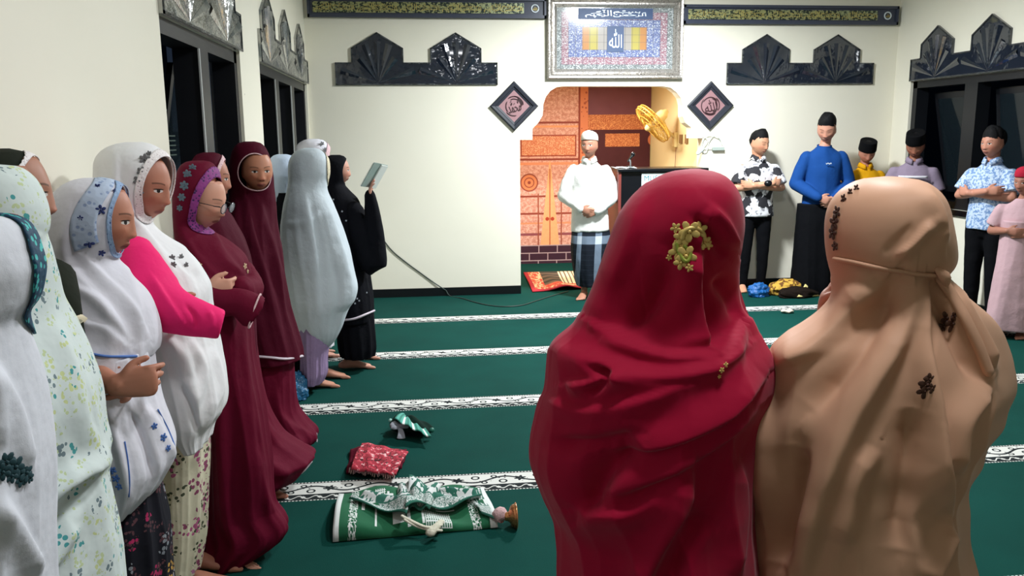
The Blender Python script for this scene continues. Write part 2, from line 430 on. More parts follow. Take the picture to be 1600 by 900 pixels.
crown((at(525, 133, BY)[0], BY, 2.122), (1, 0, 0), (0, -1, 0), 1.585, [.41, 1.175], 'glossy black pointed crest on back wall, left of the picture frame', GLOSS, 'pointed crests')
crown((at(1134, 132, BY)[0], BY, 2.122), (1, 0, 0), (0, -1, 0), 1.585, [.41, 1.175], 'glossy black pointed crest on back wall, right of the picture frame', GLOSS, 'pointed crests')
crown((LX, 3.71, 2.13), (0, 1, 0), (1, 0, 0), 1.6, [.42, 1.2], 'dark film crest with wall reflection painted silver, above the nearer left window', REFLFILM, 'pointed crests')
crown((LX, 5.95, 2.13), (0, 1, 0), (1, 0, 0), 2.48, [.36, 1.15, 2.0], 'dark film crest, wall reflection painted silver, with three points above the farther left window', REFLFILM, 'pointed crests')
crown((RX, 8.19, 2.13), (0, -1, 0), (-1, 0, 0), 2.74, [.41, 1.18, 1.95], 'glossy dark crest above the right window', GLOSS, 'pointed crests')

# ------------------------------------------------------------------ lettering
def text_mesh(name, body, mat, parent, O, U, V, height, width=None, depth=.004, N=None, centre=True, spin=0):
    """flat lettering laid in the plane (U, V) with its centre at O"""
    c = bpy.data.curves.new(name, 'FONT'); c.body = body; c.extrude = 0
    o = bpy.data.objects.new(name, c); COL.objects.link(o)
    dg = bpy.context.evaluated_depsgraph_get(); me = bpy.data.meshes.new_from_object(o.evaluated_get(dg))
    X = np.array([v.co[:] for v in me.vertices]); Fc = [tuple(p.vertices) for p in me.polygons]
    bpy.data.objects.remove(o); bpy.data.curves.remove(c); bpy.data.meshes.remove(me)
    lo, hi = X.min(0), X.max(0); X = X-(lo+hi)/2; sy = height/(hi[1]-lo[1]); sx = (width/(hi[0]-lo[0])) if width else sy
    X[:, 0] *= sx; X[:, 1] *= sy
    if spin:
        cs, sn = math.cos(spin), math.sin(spin); X[:, :2] = X[:, :2]@np.array([[cs, sn], [-sn, cs]])
    O, U, V = map(np.array, (O, U, V)); N = np.cross(U, V) if N is None else np.array(N)
    P = O+X[:, :1]*U+X[:, 1:2]*V
    n = len(P); P = np.vstack([P, P+N*depth])
    F2 = [tuple(i+n for i in f) for f in Fc] + [tuple(reversed(f)) for f in Fc]
    from collections import Counter
    cnt = Counter(); dirn = {}
    for f in Fc:
        for i in range(len(f)):
            a, b = f[i], f[(i+1) % len(f)]; cnt[frozenset((a, b))] += 1; dirn[frozenset((a, b))] = (a, b)
    for e, k in cnt.items():
        if k == 1: a, b = dirn[e]; F2.append((a, b, b+n, a+n))
    return mk(name, P, F2, mat, parent, smooth=False)
GOLDT = plain('gold_thread', 'c9b56a', .35, metal=.5)
WHITET = plain('silver_thread', 'dfe8ee', .4, metal=.2)
ALLAH, MUH, BISM = '\ufdf2', '\ufdf4', '\ufdfd'

def m_band():
    g = G('calligraphy_band'); P = g.obj(); x, y, z = g.sep(P)
    n1 = g.noise(g.vm('MULTIPLY', P, (1, 1, .6)), 70, 3, .7); n2 = g.noise(g.vm('MULTIPLY', P, (.5, 1, 1)), 55, 2)
    gold = g.mix(g.noise(P, 1.4, 1), 'a89a3a', '9fb3a0')
    return g.done(g.mix(g.lt(g.m('MULTIPLY', n1, n2), .25, .02), gold, '22302c'), .4, metal=.3, bump=n1, bs=.5, bd=.006)
BANDM = m_band()
STRIPF = plain('slate_frame_paint', '3d4252', .35, var=.15)
def strip(x0, x1, z0, z1, label, endx):
    root = empty('calligraphy_strip', ((x0+x1)/2, BY, z0), label, 'wall decoration', 'long calligraphy strips under the ceiling')
    y = BY
    MB().box(x0, x1, y-.03, y, z0, z1).build('backing', STRIPF, root)
    MB().box(x0, x1, y-.055, y-.02, z0, z0+.028).box(x0, x1, y-.055, y-.02, z1-.028, z1).box(x0, x0+.02, y-.055, y-.02, z0, z1).box(x1-.02, x1, y-.055, y-.02, z0, z1).build('frame', STRIPF, root)
    a, b = (x0+.05, x1-.22) if endx > 0 else (x0+.22, x1-.05)
    MB().box(a, b, y-.036, y-.029, z0+.045, z1-.045).build('gold_band', BANDM, root)
    n = int((b-a)/.34)
    for i in range(n): text_mesh('script', BISM, GOLDT, root, (a+(i+.5)*(b-a)/n, y-.036, (z0+z1)/2), (1, 0, 0), (0, 0, 1), (z1-z0)*.42, (b-a)/n*.94, .003)
    ex = x1-.11 if endx > 0 else x0+.11
    mb = MB()
    P = [(ex+.035*math.cos(t), y-.034, (z0+z1)/2+.035*math.sin(t)) for t in np.linspace(0, 2*PI, 25)]
    mb.tube(P, .007, 6, cap=False).build('emblem_ring', WHITET, root, smooth=True)
    text_mesh('script', ALLAH, GOLDT, root, (ex, y-.034, (z0+z1)/2), (1, 0, 0), (0, 0, 1), .035, None, .003)
strip(-1.0, 1.305, 2.755, 2.945, 'long dark strip with gold calligraphy left of the picture frame', 1)
strip(2.70, 4.98, 2.715, 2.90, 'long dark strip with gold calligraphy right of the picture frame', 1)

# ------------------------------------------------------------------ large silver framed calligraphy picture
def nested_frame(root, name, x0, x1, z0, z1, y, prof, mat):
    """mitred frame; prof = list of (inset, height out of the wall)"""
    mb = MB(); V = []
    for ins, h in prof:
        V += [(x0+ins, y-h, z0+ins), (x1-ins, y-h, z0+ins), (x1-ins, y-h, z1-ins), (x0+ins, y-h, z1-ins)]
    Fc = []
    for k in range(len(prof)-1):
        for i in range(4): Fc.append((k*4+i, k*4+(i+1) % 4, (k+1)*4+(i+1) % 4, (k+1)*4+i))
    mb.add(V, Fc); return mb.build(name, mat, root)
def m_frame():
    g = G('silver_carved_frame'); P = g.obj()
    d, _ = g.voro(P, 55); n = g.noise(P, 90, 2)
    return g.done(g.mix(g.lt(d, .3, .1), 'b9b4ae', '857f78'), .28, metal=.7, bump=g.m('ADD', d, n), bs=.4, bd=.004)
SILF = m_frame()
px0, px1, pz0, pz1 = 1.315, 2.70, 2.175, 2.965; fy = BY
pic = empty('framed_picture', (2.0, BY, pz0), 'large silver framed Arabic calligraphy picture above the niche', 'picture')
nested_frame(pic, 'frame', px0, px1, pz0, pz1, fy, [(0, 0), (0, .05), (.012, .065), (.03, .06), (.045, .04), (.055, .055), (.07, .055), (.085, .035), (.092, .03), (.10, .022)], SILF)
def m_mosaic():
    g = G('calligraphy_mosaic'); x, y, z = g.sep(g.obj())
    z = g.m('SUBTRACT', z, .395)
    ax, az = g.m('ABSOLUTE', x), g.m('ABSOLUTE', z)
    cx, cz = .072, .072
    qx = g.m('ABSOLUTE', g.m('MULTIPLY', g.m('ROUND', g.m('DIVIDE', x, cx)), cx)); qz = g.m('ABSOLUTE', g.m('MULTIPLY', g.m('ROUND', g.m('DIVIDE', z, cz)), cz))
    e = g.m('MAXIMUM', g.m('SUBTRACT', qx, .56), g.m('SUBTRACT', qz, .265))
    c = g.mix(g.lt(e, -.005), '7f8585', '94707a'); c = g.mix(g.lt(e, -.075), c, '67719a')
    ins = g.mul(g.lt(ax, .33), g.lt(az, .11))
    c = g.mix(ins, c, 'b48458'); c = g.mix(g.mul(ins, g.lt(ax, .26)), c, 'aea25e'); c = g.mix(g.mul(ins, g.lt(ax, .17)), c, 'a09a94')
    P = g.obj(); n = g.noise(g.vm('MULTIPLY', P, (1, 1, 1.8)), 75, 3, .65)
    c = g.mix(g.mul(g.gt(n, .56), .8, g.gt(g.m('MAXIMUM', g.m('SUBTRACT', ax, .33), g.m('SUBTRACT', az, .11)), 0)), c, 'd5d9da')
    c = g.mix(g.mul(g.lt(n, .42), .6, g.gt(e, -.005)), c, '4b5050')
    gx = g.m('ABSOLUTE', g.m('SUBTRACT', g.m('FRACT', g.m('ADD', g.m('DIVIDE', x, cx), .0)), .5)); gz = g.m('ABSOLUTE', g.m('SUBTRACT', g.m('FRACT', g.m('DIVIDE', z, cz)), .5))
    c = g.mix(g.mul(g.lt(gx, .05), .5), c, '5d5d66'); c = g.mix(g.mul(g.lt(gz, .04), .4), c, '5d5d66')
    return g.done(c, .15, spec=.6, coat=.6)
MB().box(px0+.095, px1-.095, fy-.022, fy-.012, pz0+.095, pz1-.095).build('calligraphy_sheet', m_mosaic(), pic)
NAVY = plain('navy_velvet', '31486e', .5)
cxp, czp = (px0+px1)/2, (pz0+pz1)/2
MB().box(cxp-.38, cxp+.38, fy-.026, fy-.02, pz1-.21, pz1-.105).build('title_panel', NAVY, pic)
text_mesh('title_script', BISM, WHITET, pic, (cxp, fy-.026, pz1-.157), (1, 0, 0), (0, 0, 1), .075, .62, .003)
MB().box(cxp-.085, cxp+.085, fy-.028, fy-.02, czp-.13, czp+.12).build('centre_panel', NAVY, pic)
text_mesh('centre_script', ALLAH, WHITET, pic, (cxp, fy-.028, czp), (1, 0, 0), (0, 0, 1), .18, .13, .003)

# ------------------------------------------------------------------ two diamond frames
ROSE = plain('rose_brown_panel', '9a7478', .5, var=.1, vs=30)
DKR = plain('dark_brown_relief', '3c2226', .5)
FRBL = plain('charcoal_frame', '2c2f38', .35)
def diamond(px, py, word, label):
    c = at(px, py, BY); root = empty('diamond_frame', (c[0], BY, c[2]), label, 'picture', 'diamond calligraphy frames')
    R = .245
    def dia(r, y): return [(c[0]+a*r, BY-y, c[2]+b*r) for a, b in ((0, -1), (1, 0), (0, 1), (-1, 0))]
    V = []; pr = [(R, 0), (R, .03), (R*.93, .038), (R*.80, .034), (R*.76, .022), (R*.64, .018)]
    for r, y in pr: V += dia(r, y)
    Fc = [(k*4+i, k*4+(i+1) % 4, (k+1)*4+(i+1) % 4, (k+1)*4+i) for k in range(len(pr)-1) for i in range(4)]
    MB().add(V, Fc).build('frame', FRBL, root)
    MB().add(dia(R*.66, .014)+dia(R*.66, .018), [(0, 1, 2, 3), (7, 6, 5, 4)]+[(i, i+4, (i+1) % 4+4, (i+1) % 4) for i in range(4)]).build('panel', ROSE, root)
    mb = MB(); rng = random.Random(px)
    for k in range(7):                  # round interlaced script: arcs around the word
        r = .095-.012*(k % 3); a0 = rng.uniform(0, 6.28); a1 = a0+rng.uniform(1.0, 2.2)
        P = [(c[0]+r*math.cos(t), BY-.02, c[2]+r*math.sin(t)) for t in np.linspace(a0, a1, 9)]
        mb.tube(P, [.002]+[.0055]*7+[.002], 6)
    mb.build('script_arcs', DKR, root, smooth=True)
    text_mesh('script', word, DKR, root, (c[0], BY-.018, c[2]), (1, 0, 0), (0, 0, 1), .12, .13, .006, spin=.25)
diamond(803, 166, MUH, 'dark diamond frame with round calligraphy left of the niche arch')
diamond(1109, 165, ALLAH, 'dark diamond frame with round calligraphy right of the niche arch')

# ------------------------------------------------------------------ printed backdrop on the niche's rear wall
def m_backdrop():
    g = G('printed_backdrop'); X, Y_, Z = g.sep(g.pos())
    a, b = at(850, 270, NY-.01), at(950, 270, NY-.01); t, u2 = at(900, 200, NY-.01), at(900, 400, NY-.01)
    u = g.m('ADD', 850, g.m('MULTIPLY', g.m('SUBTRACT', X, float(a[0])), float(100/(b[0]-a[0]))))
    v = g.m('ADD', 200, g.m('MULTIPLY', g.m('SUBTRACT', Z, float(t[2])), float(200/(u2[2]-t[2]))))
    P = g.comb(g.m('DIVIDE', u, 100), g.m('DIVIDE', v, 100), 0)
    n = g.noise(P, 22, 4, .65); d, _ = g.voro(P, 16); fine = g.noise(P, 60, 2, .6)
    org = g.mix(g.lt(n, .5, .12), 'cc8a78', 'e8b5a4'); org = g.mix(g.mul(g.lt(fine, .45, .05), .5), org, 'b06a58')
    gx = g.m('ABSOLUTE', g.m('SUBTRACT', u, 859))
    # horizontal mouldings and panels
    c = org
    for y0, y1, col in ((190, 193, '8f3f30'), (196, 199, 'e89a6c'), (246, 249, '8f3f30'), (252, 256, 'e2906a'), (303, 306, '8f3f30'), (330, 333, '8f3f30'), (345, 348, 'd98d68'), (362, 366, '8f4a50')):
        c = g.mix(g.rect(u, v, 780, 904, y0, y1), c, col)
    for cx_ in (827, 891):
        for r, col in ((14, '8f3f30'), (12, 'd98458'), (8, '8f3f30'), (6.5, 'd98458'), (2.5, '8f3f30')):
            c = g.mix(g.ell(u, v, cx_, 283, r, r, .1), c, col)
    # cartouche with lettering-like relief
    c = g.mix(g.rect(u, v, 814, 900, 210, 243), c, '9c4634')
    scr = g.noise(g.vm('MULTIPLY', P, (1, 1.6, 1)), 30, 2, .5)
    c = g.mix(g.rect(u, v, 816, 898, 212, 241), c, g.mix(g.lt(g.m('ABSOLUTE', g.m('SUBTRACT', scr, .5)), .035, .01), 'cf7350', 'f2b890'))
    # bright joint of the doors
    w = g.m('MULTIPLY', g.m('SUBTRACT', v, 245), .11)
    c = g.mix(g.mul(g.lt(gx, g.m('MINIMUM', w, 17.0)), g.gt(v, 250), g.lt(v, 381)), c, g.mix(n, 'f09a66', 'f8b684'))
    c = g.mix(g.mul(g.lt(gx, .8), g.gt(v, 262)), c, 'b5583a')
    c = g.mix(g.mul(g.gt(gx, 17), g.lt(gx, 19), g.gt(v, 300)), c, '9a4c38')
    c = g.mix(g.m('MAXIMUM', g.ell(u, v, 855, 340, 3, 3), g.ell(u, v, 863, 340, 3, 3)), c, 'b04028')
    # upright border
    c = g.mix(g.rect(u, v, 903, 906, 130, 381), c, '8f3f30')
    c = g.mix(g.rect(u, v, 906, 918, 130, 381), c, g.mix(g.lt(d, .3), 'd98058', 'a9543c'))
    # dark draped half with embroidered bands
    dk = g.mix(g.noise(P, 4, 2), '6b3a44', '7d4a54')
    c = g.mix(g.gt(u, 918), c, dk)
    c = g.mix(g.mul(g.gt(u, 918), g.gt(v, 203)), c, g.mix(g.noise(P, 4, 2), '431c22', '55262c'))
    gold = g.mix(g.lt(g.m('ABSOLUTE', g.m('SUBTRACT', scr, .5)), .04, .01), 'b5603c', 'e39a62')
    for q in ((918, 1012, 180, 203), (945, 999, 209, 229)): c = g.mix(g.rect(u, v, *q), c, gold)
    c = g.mix(g.m('MAXIMUM', g.ell(u, v, 1018, 219, 6, 8), g.ell(u, v, 1018, 211, 3, 4)), c, 'c9724a')
    # brick course
    mort = g.m('MAXIMUM', g.lt(g.m('FLOORED_MODULO', g.m('SUBTRACT', v, 381), 12), 1.5), g.lt(g.m('FLOORED_MODULO', g.m('ADD', u, g.m('MULTIPLY', g.m('FLOOR', g.m('DIVIDE', g.m('SUBTRACT', v, 381), 12)), 15)), 29), 1.5))
    c = g.mix(g.gt(v, 381), c, g.mix(mort, '3f2230', 'b79a9c'))
    return g.done(c, .55, spec=.3, bump=n, bs=.1, bd=.01)
tag(MB().box(1.03, 2.96, NY-.012, NY-.002, 0.0, 2.30).build('printed_backdrop', m_backdrop()), 'printed orange carved door backdrop with brick course on rear wall of the niche', 'backdrop')
# ------------------------------------------------------------------ lectern, microphone, fan, wires
BLK = plain('black_laminate', '0d0f14', .25, var=.2)
BRN = plain('reddish_brown_edge', '7a3a34', .4, var=.15)
WHP = plain('white_sign_plate', 'e4eef0', .4)
TEAL = plain('teal_lettering', '1c6f7a', .5)
BLUE = plain('blue_emblem', '2b4aa0', .5)
WHL = plain('white_line', 'd8dce6', .5)
ly = 8.02; lx0, lx1 = at(966, 300, ly)[0], at(1104, 300, ly)[0]; lz = at(966, 264, ly)[2]
lec = empty('lectern', ((lx0+lx1)/2, ly+.22, 0), 'black lectern with brown edges and white MUSHOLLA sign before the niche', 'lectern')
MB().box(lx0+.03, lx1-.03, ly+.015, ly+.42, .06, lz-.03).build('body', BLK, lec, bevel=.004)
for _x in (lx0, lx1-.03): MB().box(_x, _x+.03, ly, ly+.44, 0, lz-.03).build('edge_post', BRN, lec, bevel=.004)
MB().box(lx0-.01, lx1+.01, ly-.02, ly+.46, lz-.03, lz).build('top', BLK, lec, bevel=.006)
MB().box(lx0, lx1, ly+.0, ly+.43, 0, .07).build('plinth', BRN, lec, bevel=.004)
c = (lx0+lx1)/2; s0, s1 = at(1003, 271, ly), at(1003, 296, ly)
MB().box(s0[0], 2*c-s0[0], ly+.004, ly+.016, s1[2], s0[2]).build('sign_plate', WHP, lec, bevel=.002)
hh = s0[2]-s1[2]; ww = 2*(c-s0[0])
text_mesh('sign_lettering', 'MUSHOLLA', TEAL, lec, (c, ly+.004, s1[2]+hh*.70), (1, 0, 0), (0, 0, 1), hh*.34, ww*.88, .002)
mb = MB(); zz = s1[2]+hh*.28
P = [(c-ww*.36+ww*.72*t, ly+.002, zz+hh*.13*math.sin(t*31+math.sin(t*9)*2)*(.5+.5*math.cos(t*5))) for t in np.linspace(0, 1, 60)]
mb.tube(P, .0022, 5, res=120); mb.build('sign_flourish', TEAL, lec, smooth=True)
e0 = at(992, 310, ly)[0]; ew = c-e0; et = at(1000, 299, ly)[2]; eb = et-.62
prof = [(-ew, eb+.14), (-ew*.72, eb+.04), (-ew*.3, eb), (ew*.3, eb), (ew*.72, eb+.04), (ew, eb+.14), (ew, et-.12), (ew*.8, et-.07), (ew*.72, et-.02), (ew*.45, et), (-ew*.45, et), (-ew*.72, et-.02), (-ew*.8, et-.07), (-ew, et-.12)]
MB().prism(prof, (c, ly+.015, 0), (1, 0, 0), (0, 0, 1), (0, -1, 0), .006).build('emblem_field', BLUE, lec)
mb = MB(); mb.tube([(c+a, ly+.006, b) for a, b in prof+[prof[0]]], .007, 6, res=len(prof)+1, cap=False); mb.build('emblem_outline', WHL, lec)
mb = MB().tube([(c+.12*math.cos(t), ly+.007, (et+eb)/2+.12*math.sin(t)) for t in np.linspace(0, 2*PI, 33)], .005, 6, cap=False); mb.build('emblem_ring', WHL, lec)
m0 = at(985, 262, ly+.2); mz = lz
mic = empty('microphone', (m0[0], ly+.2, mz), 'small black microphone on short stand on the lectern', 'microphone')
MB().tube([(m0[0], ly+.2, mz+.001), (m0[0], ly+.2, mz+.02)], .045, 16, cap=False).build('base', BLK, mic, smooth=True)
GREY = plain('grey_metal', '8d9094', .3, metal=.7)
MB().tube([(m0[0], ly+.2, mz+.015), (m0[0], ly+.2, mz+.06), (m0[0]-.01, ly+.19, mz+.085)], .008, 8).build('stem', GREY, mic, smooth=True)
MB().tube([(m0[0]-.02, ly+.21, mz+.07), (m0[0]+.0, ly+.18, mz+.11), (m0[0]+.012, ly+.16, mz+.135)], [.012, .015, .024], 12).build('head', BLK, mic, smooth=True)
pl = at(975, 262, ly+.2)
pap = empty('paper_sheet', (pl[0], ly+.15, lz), 'white papers lying on the left end of the lectern top', 'paper')
V = []; 
for j in range(5):
    for i in range(7): V.append((lx0-.02+i*.035, ly+.02+j*.06, lz+.004+.012*math.sin(i*1.1+j*.5)**2))
mk('sheet', V, [(j*7+i, j*7+i+1, (j+1)*7+i+1, (j+1)*7+i) for j in range(4) for i in range(6)], WHP, pap, solid=.002)
# wall fan on the right wall of the niche, seen nearly edge on
FAN = plain('cream_fan_plastic', 'e8cf90', .35); TINTP = plain('light_tinted_fan_guard', 'd8ab4c', .35, metal=.3)  # gold of guard and blades holds the niche's yellow light as colour
fc = np.array(at(1020, 193, 9.35)); fa = np.array(at(1043, 180, 9.35))
fan = empty('wall_fan', (2.97, 9.35, fc[2]), 'cream wall fan with yellow light painted in, tilted on right wall inside the niche', 'fan')
axis = unit(np.array([-.72, -.02, -.62]))           # blowing down into the niche, away from the wall
sU = unit(np.cross(axis, (0, 1, 0))); sV = np.cross(axis, sU); R = .25
mb = MB()
for k, (r, d) in enumerate(((R, 0), (R*.98, .035), (R*.98, -.035), (R*.6, .055), (R*.3, .062), (R*.6, -.05))):
    mb.tube([fc+axis*d+sU*r*math.cos(t)+sV*r*math.sin(t) for t in np.linspace(0, 2*PI, 41)], .009 if k == 0 else .004, 6, cap=False, res=41)
for k in range(36):
    t = 2*PI*k/36; e = sU*math.cos(t)+sV*math.sin(t)
    mb.tube([fc+axis*.064+e*.04, fc+axis*.052+e*R*.6, fc+axis*.03+e*R*.98, fc-axis*.03+e*R*.98, fc-axis*.05+e*R*.6, fc-axis*.055+e*.05], .0028, 4, res=8, cap=False)
mb.build('guard', TINTP, fan, smooth=True)
MB().tube([fc+axis*.062, fc+axis*.072], [.045, .04], 20).build('hub_cap', FAN, fan, smooth=True)
mb = MB()
for k in range(3):
    t = 2*PI*k/3+.4; e = sU*math.cos(t)+sV*math.sin(t); q = np.cross(axis, e); P = []
    for rr, wd in ((.035, .02), (.08, .05), (.13, .062), (.165, .045)):
        for s in (-1, 1): P.append(fc+e*rr+q*wd*s+axis*.016*s)
    mb.add(P, [(2*i, 2*i+1, 2*i+3, 2*i+2) for i in range(3)])
mb.build('blades', TINTP, fan, smooth=True, solid=.003)
MB().tube([fc-axis*.05, fc-axis*.07, fc-axis*.17, fc-axis*.185], [.05, .062, .058, .04], 20, cap=True).build('motor', FAN, fan, smooth=True)
wp = np.array([2.965, 9.42, fc[2]-.17]); mo = fc-axis*.13
MB().tube([mo, mo+np.array([.03, .02, -.07]), wp+np.array([-.10, 0, .08]), wp], [.022, .022, .02, .02], 10).build('arm', FAN, fan, smooth=True)
MB().box(2.93, 2.97, 9.37, 9.47, fc[2]-.27, fc[2]-.10).build('wall_bracket', FAN, fan, bevel=.01)
MB().tube([wp+np.array([-.01, -.03, -.08]), wp+np.array([-.015, -.02, -.4]), wp+np.array([-.01, -.02, -.9])], .003, 5).build('cord', BRN, fan, smooth=True)
sw = at(1059, 215, 9.2)
for dy in (0, .2):
    MB().box(2.955, 2.972, 9.0+dy, 9.09+dy, 1.52, 1.62).build('plate', plain('brown_switch_plate', '8a6a45', .5), tag(empty('wall_switch', (2.96, 9.04+dy, 1.52), 'small brown switch plate under the fan, %s one' % ('farther' if dy else 'nearer'), 'switch', 'switch plates'), None), bevel=.003)
# white adaptor box with looping white leads on the back wall
a0 = at(1122, 232, BY); ad = empty('power_adaptor', (a0[0], BY, a0[2]), 'small white adaptor with looping white wires right of the niche', 'adaptor')
ADG = plain('grey_adaptor', 'a7b3ac', .4)
MB().box(a0[0]-.07, a0[0]+.055, BY-.04, BY, a0[2]-.02, a0[2]+.015).build('box', ADG, ad, bevel=.004)
WIRE = plain('white_wire', 'dde3de', .4)
for pts in ([(1095, 235), (1100, 216), (1108, 212), (1124, 216), (1128, 226)], [(1092, 238), (1104, 236), (1108, 222), (1118, 210), (1126, 220)], [(1098, 213), (1106, 219), (1100, 232), (1112, 231)]):
    P = [at(x, y, BY-.015-.01*(i % 2)) for i, (x, y) in enumerate(pts)]
    MB().tube(P, .004, 6, res=30).build('wire', WIRE, ad, smooth=True)
sc_ = at(1094, 236, BY-.02); MB().tube([sc_+np.array([-.02, 0, -.02]), sc_+np.array([.02, 0, .02])], .022, 10).build('plug', WHP, ad, smooth=True)
# thin dark cable, down the wall then along the carpet to the rug
GCAB = plain('dark_green_cable', '2c3a36', .5)
P = [at(597, 372, BY-.008), at(612, 391, BY-.008), at(632, 408, BY-.008), at(655, 425, BY-.008), at(680, 443, BY-.012), at(697, 454, BY-.026)]
mb = MB().tube(P, .0055, 6, res=40)
Q = [P[-1]] + [fl(x, y, .006) for x, y in ((702, 462), (722, 466), (742, 472), (765, 477), (790, 479), (815, 477), (835, 471), (860, 463), (888, 455))]
mb.tube(Q, .0055, 6, res=50).build('cable', GCAB, None, smooth=True)
tag(bpy.data.objects['cable'], 'thin dark cable hanging down back wall and trailing on carpet to the niche', 'cable')

# ------------------------------------------------------------------ draped cloths and rugs on the floor
def sheet(name, quad, nu, nv, zf, mat, parent=None, solid=.006, uv=True):
    """cloth over a floor quad (4 world xy corners: near-left, near-right, far-right, far-left); zf(u, v) gives height"""
    A, B, C_, D = [np.array(q[:2]) for q in quad]; V = []
    for j in range(nv+1):
        for i in range(nu+1):
            u, v = i/nu, j/nv; p = (A*(1-u)+B*u)*(1-v)+(D*(1-u)+C_*u)*v; z = zf(u, v)
            dx, dy = (z[1], z[2]) if hasattr(z, '__len__') else (0, 0); z = z[0] if hasattr(z, '__len__') else z
            V.append((p[0]+dx, p[1]+dy, z))
    Fc = [(j*(nu+1)+i, j*(nu+1)+i+1, (j+1)*(nu+1)+i+1, (j+1)*(nu+1)+i) for j in range(nv) for i in range(nu)]
    o = mk(name, V, Fc, mat, parent, solid=solid)
    l = o.data.uv_layers.new(name='UVMap'); idx = np.empty(len(o.data.loops), int); o.data.loops.foreach_get('vertex_index', idx)
    l.data.foreach_set('uv', np.stack([(idx % (nu+1))/nu, (idx//(nu+1))/nv], 1).ravel())
    return o
def uvs(g): return g.sep(g.n('ShaderNodeTexCoord').outputs['UV'])[:2]
def m_greenrug():
    g = G('green_white_prayer_rug'); u, v = uvs(g); P = g.comb(u, g.m('MULTIPLY', v, .28), 0)
    gr, wh = g.mix(g.noise(P, 8, 2), '0f5236', '15633f'), (.66, .70, .68)
    c = gr
    c = g.mix(g.lt(u, .035), c, wh); c = g.mix(g.gt(u, .955), c, wh)
    for cu in (.115, .875):
        n = g.noise(P, 60, 3); m_ = g.mul(g.lt(g.m('ABSOLUTE', g.m('SUBTRACT', u, cu)), .026), g.lt(g.m('ABSOLUTE', g.m('SUBTRACT', n, .5)), .05))
        c = g.mix(m_, c, wh)
    for q in ((.165, .185, .45, .9), (.165, .36, .60, .66), (.25, .262, .1, .5), (.33, .345, .55, .8), (.30, .37, .66, .74), (.45, .47, .05, .45), (.54, .555, .05, .5), (.42, .56, .42, .48), (.36, .44, .14, .38)):
        c = g.mix(g.rect(u, v, *q), c, wh)
    grid = g.m('MAXIMUM', g.lt(g.m('FLOORED_MODULO', u, .014), .006), g.lt(g.m('FLOORED_MODULO', v, .06), .025))
    c = g.mix(g.mul(g.rect(u, v, .56, .72, .02, .42), grid), c, wh)
    c = g.mix(g.mul(g.rect(u, v, .64, .76, .45, .9), g.lt(g.m('FLOORED_MODULO', v, .07), .025)), c, wh)
    c = g.mix(g.mul(g.rect(u, v, .25, .32, .7, .9), grid), c, wh)
    return g.done(c, .9, bump=g.noise(P, 300, 1), bs=.3, bd=.003)
def m_rugback():
    g = G('pale_reverse_of_rug'); u, v = uvs(g); P = g.comb(u, g.m('MULTIPLY', v, .35), 0)
    gr, wh = (.02, .13, .09), (.64, .67, .66)
    d, cc = g.voro(P, 16); n = g.noise(P, 45, 3)
    c = g.mix(g.gt(g.sep(cc)[0], .45), wh, gr)
    bd = g.m('MINIMUM', v, g.m('SUBTRACT', 1.0, v))
    edge = g.mix(g.lt(g.m('ABSOLUTE', g.m('SUBTRACT', n, .5)), .045), wh, gr)
    c = g.mix(g.lt(v, .36), c, edge); c = g.mix(g.mul(g.lt(v, .40), g.gt(v, .36)), c, gr); c = g.mix(g.lt(v, .06), c, gr)
    return g.done(c, .9, bump=g.noise(P, 200, 1), bs=.3, bd=.003)
nl, nr, fr_, fl_ = fl(520, 849), fl(778, 826), fl(756, 770), fl(530, 782)
rug = empty('prayer_rug', (fl(650, 810)[0], fl(650, 810)[1], 0), 'green and white patterned prayer rug folded and tied, on carpet in front', 'rug')
def zr(u, v):
    f = .035+.022*math.sin(u*5.3+.6)*math.sin(v*2.8)+.015*math.sin(u*13+v*4)
    ed = min(1, v/.06)*1.0
    return (f*ed+.006, 0, 0)
sheet('folded_layer', (nl, nr, fr_, fl_), 60, 20, zr, m_greenrug(), rug, solid=.012)
# turned-up layer pinched in the middle
RB = m_rugback()
A_ = [fl(x, y, .05) for x, y in ((548, 778), (628, 812), (638, 775), (600, 768))]
def zt(u, v): return (.062+.05*math.exp(-((u-.95)/.25)**2)+.012*math.sin(v*9+u*5), 0, 0)
sheet('turned_corner', (fl(545, 783, .05), fl(636, 815, .06), fl(650, 772, .05), fl(575, 772, .05)), 30, 16, zt, RB, rug, solid=.006)
def zt2(u, v): return (.062+.055*math.exp(-((u-.0)/.28)**2)+.014*math.sin(v*8+u*9), 0, .02*math.sin(u*6))
sheet('turned_corner', (fl(634, 812, .06), fl(752, 776, .05), fl(735, 766, .05), fl(640, 768, .05)), 30, 16, zt2, RB, rug, solid=.006)
def zt3(u, v): return (.075+.05*math.sin(u*PI)*math.sin(v*PI)+.012*math.sin(u*16), 0, 0)
sheet('bunched_fold', (fl(620, 790, .08), fl(672, 792, .08), fl(690, 762, .06), fl(622, 762, .06)), 26, 14, zt3, RB, rug, solid=.006)
TIE = cloth('pale_tie', 'c9c6b4', crumple=.5, cs=40)
MB().tube([fl(628, 806, .09), fl(645, 815, .07), fl(668, 824, .055), fl(690, 820, .05)], [(.010, .005)]*4, 8).tube([fl(632, 812, .08), fl(655, 824, .052), fl(676, 828, .047), fl(690, 829, .045)], [(.009, .005)]*4, 8).tube([fl(672, 833, .042), fl(690, 815, .052)], [(.022, .015), (.014, .01)], 10).build('tie', TIE, rug, smooth=True)
sheet('edge_flap', (fl(752, 812, .02), fl(772, 820, .02), fl(752, 766, .045), fl(733, 774, .045)), 8, 16, lambda u, v: (.05+.01*math.sin(v*7), 0, 0), RB, rug, solid=.006)
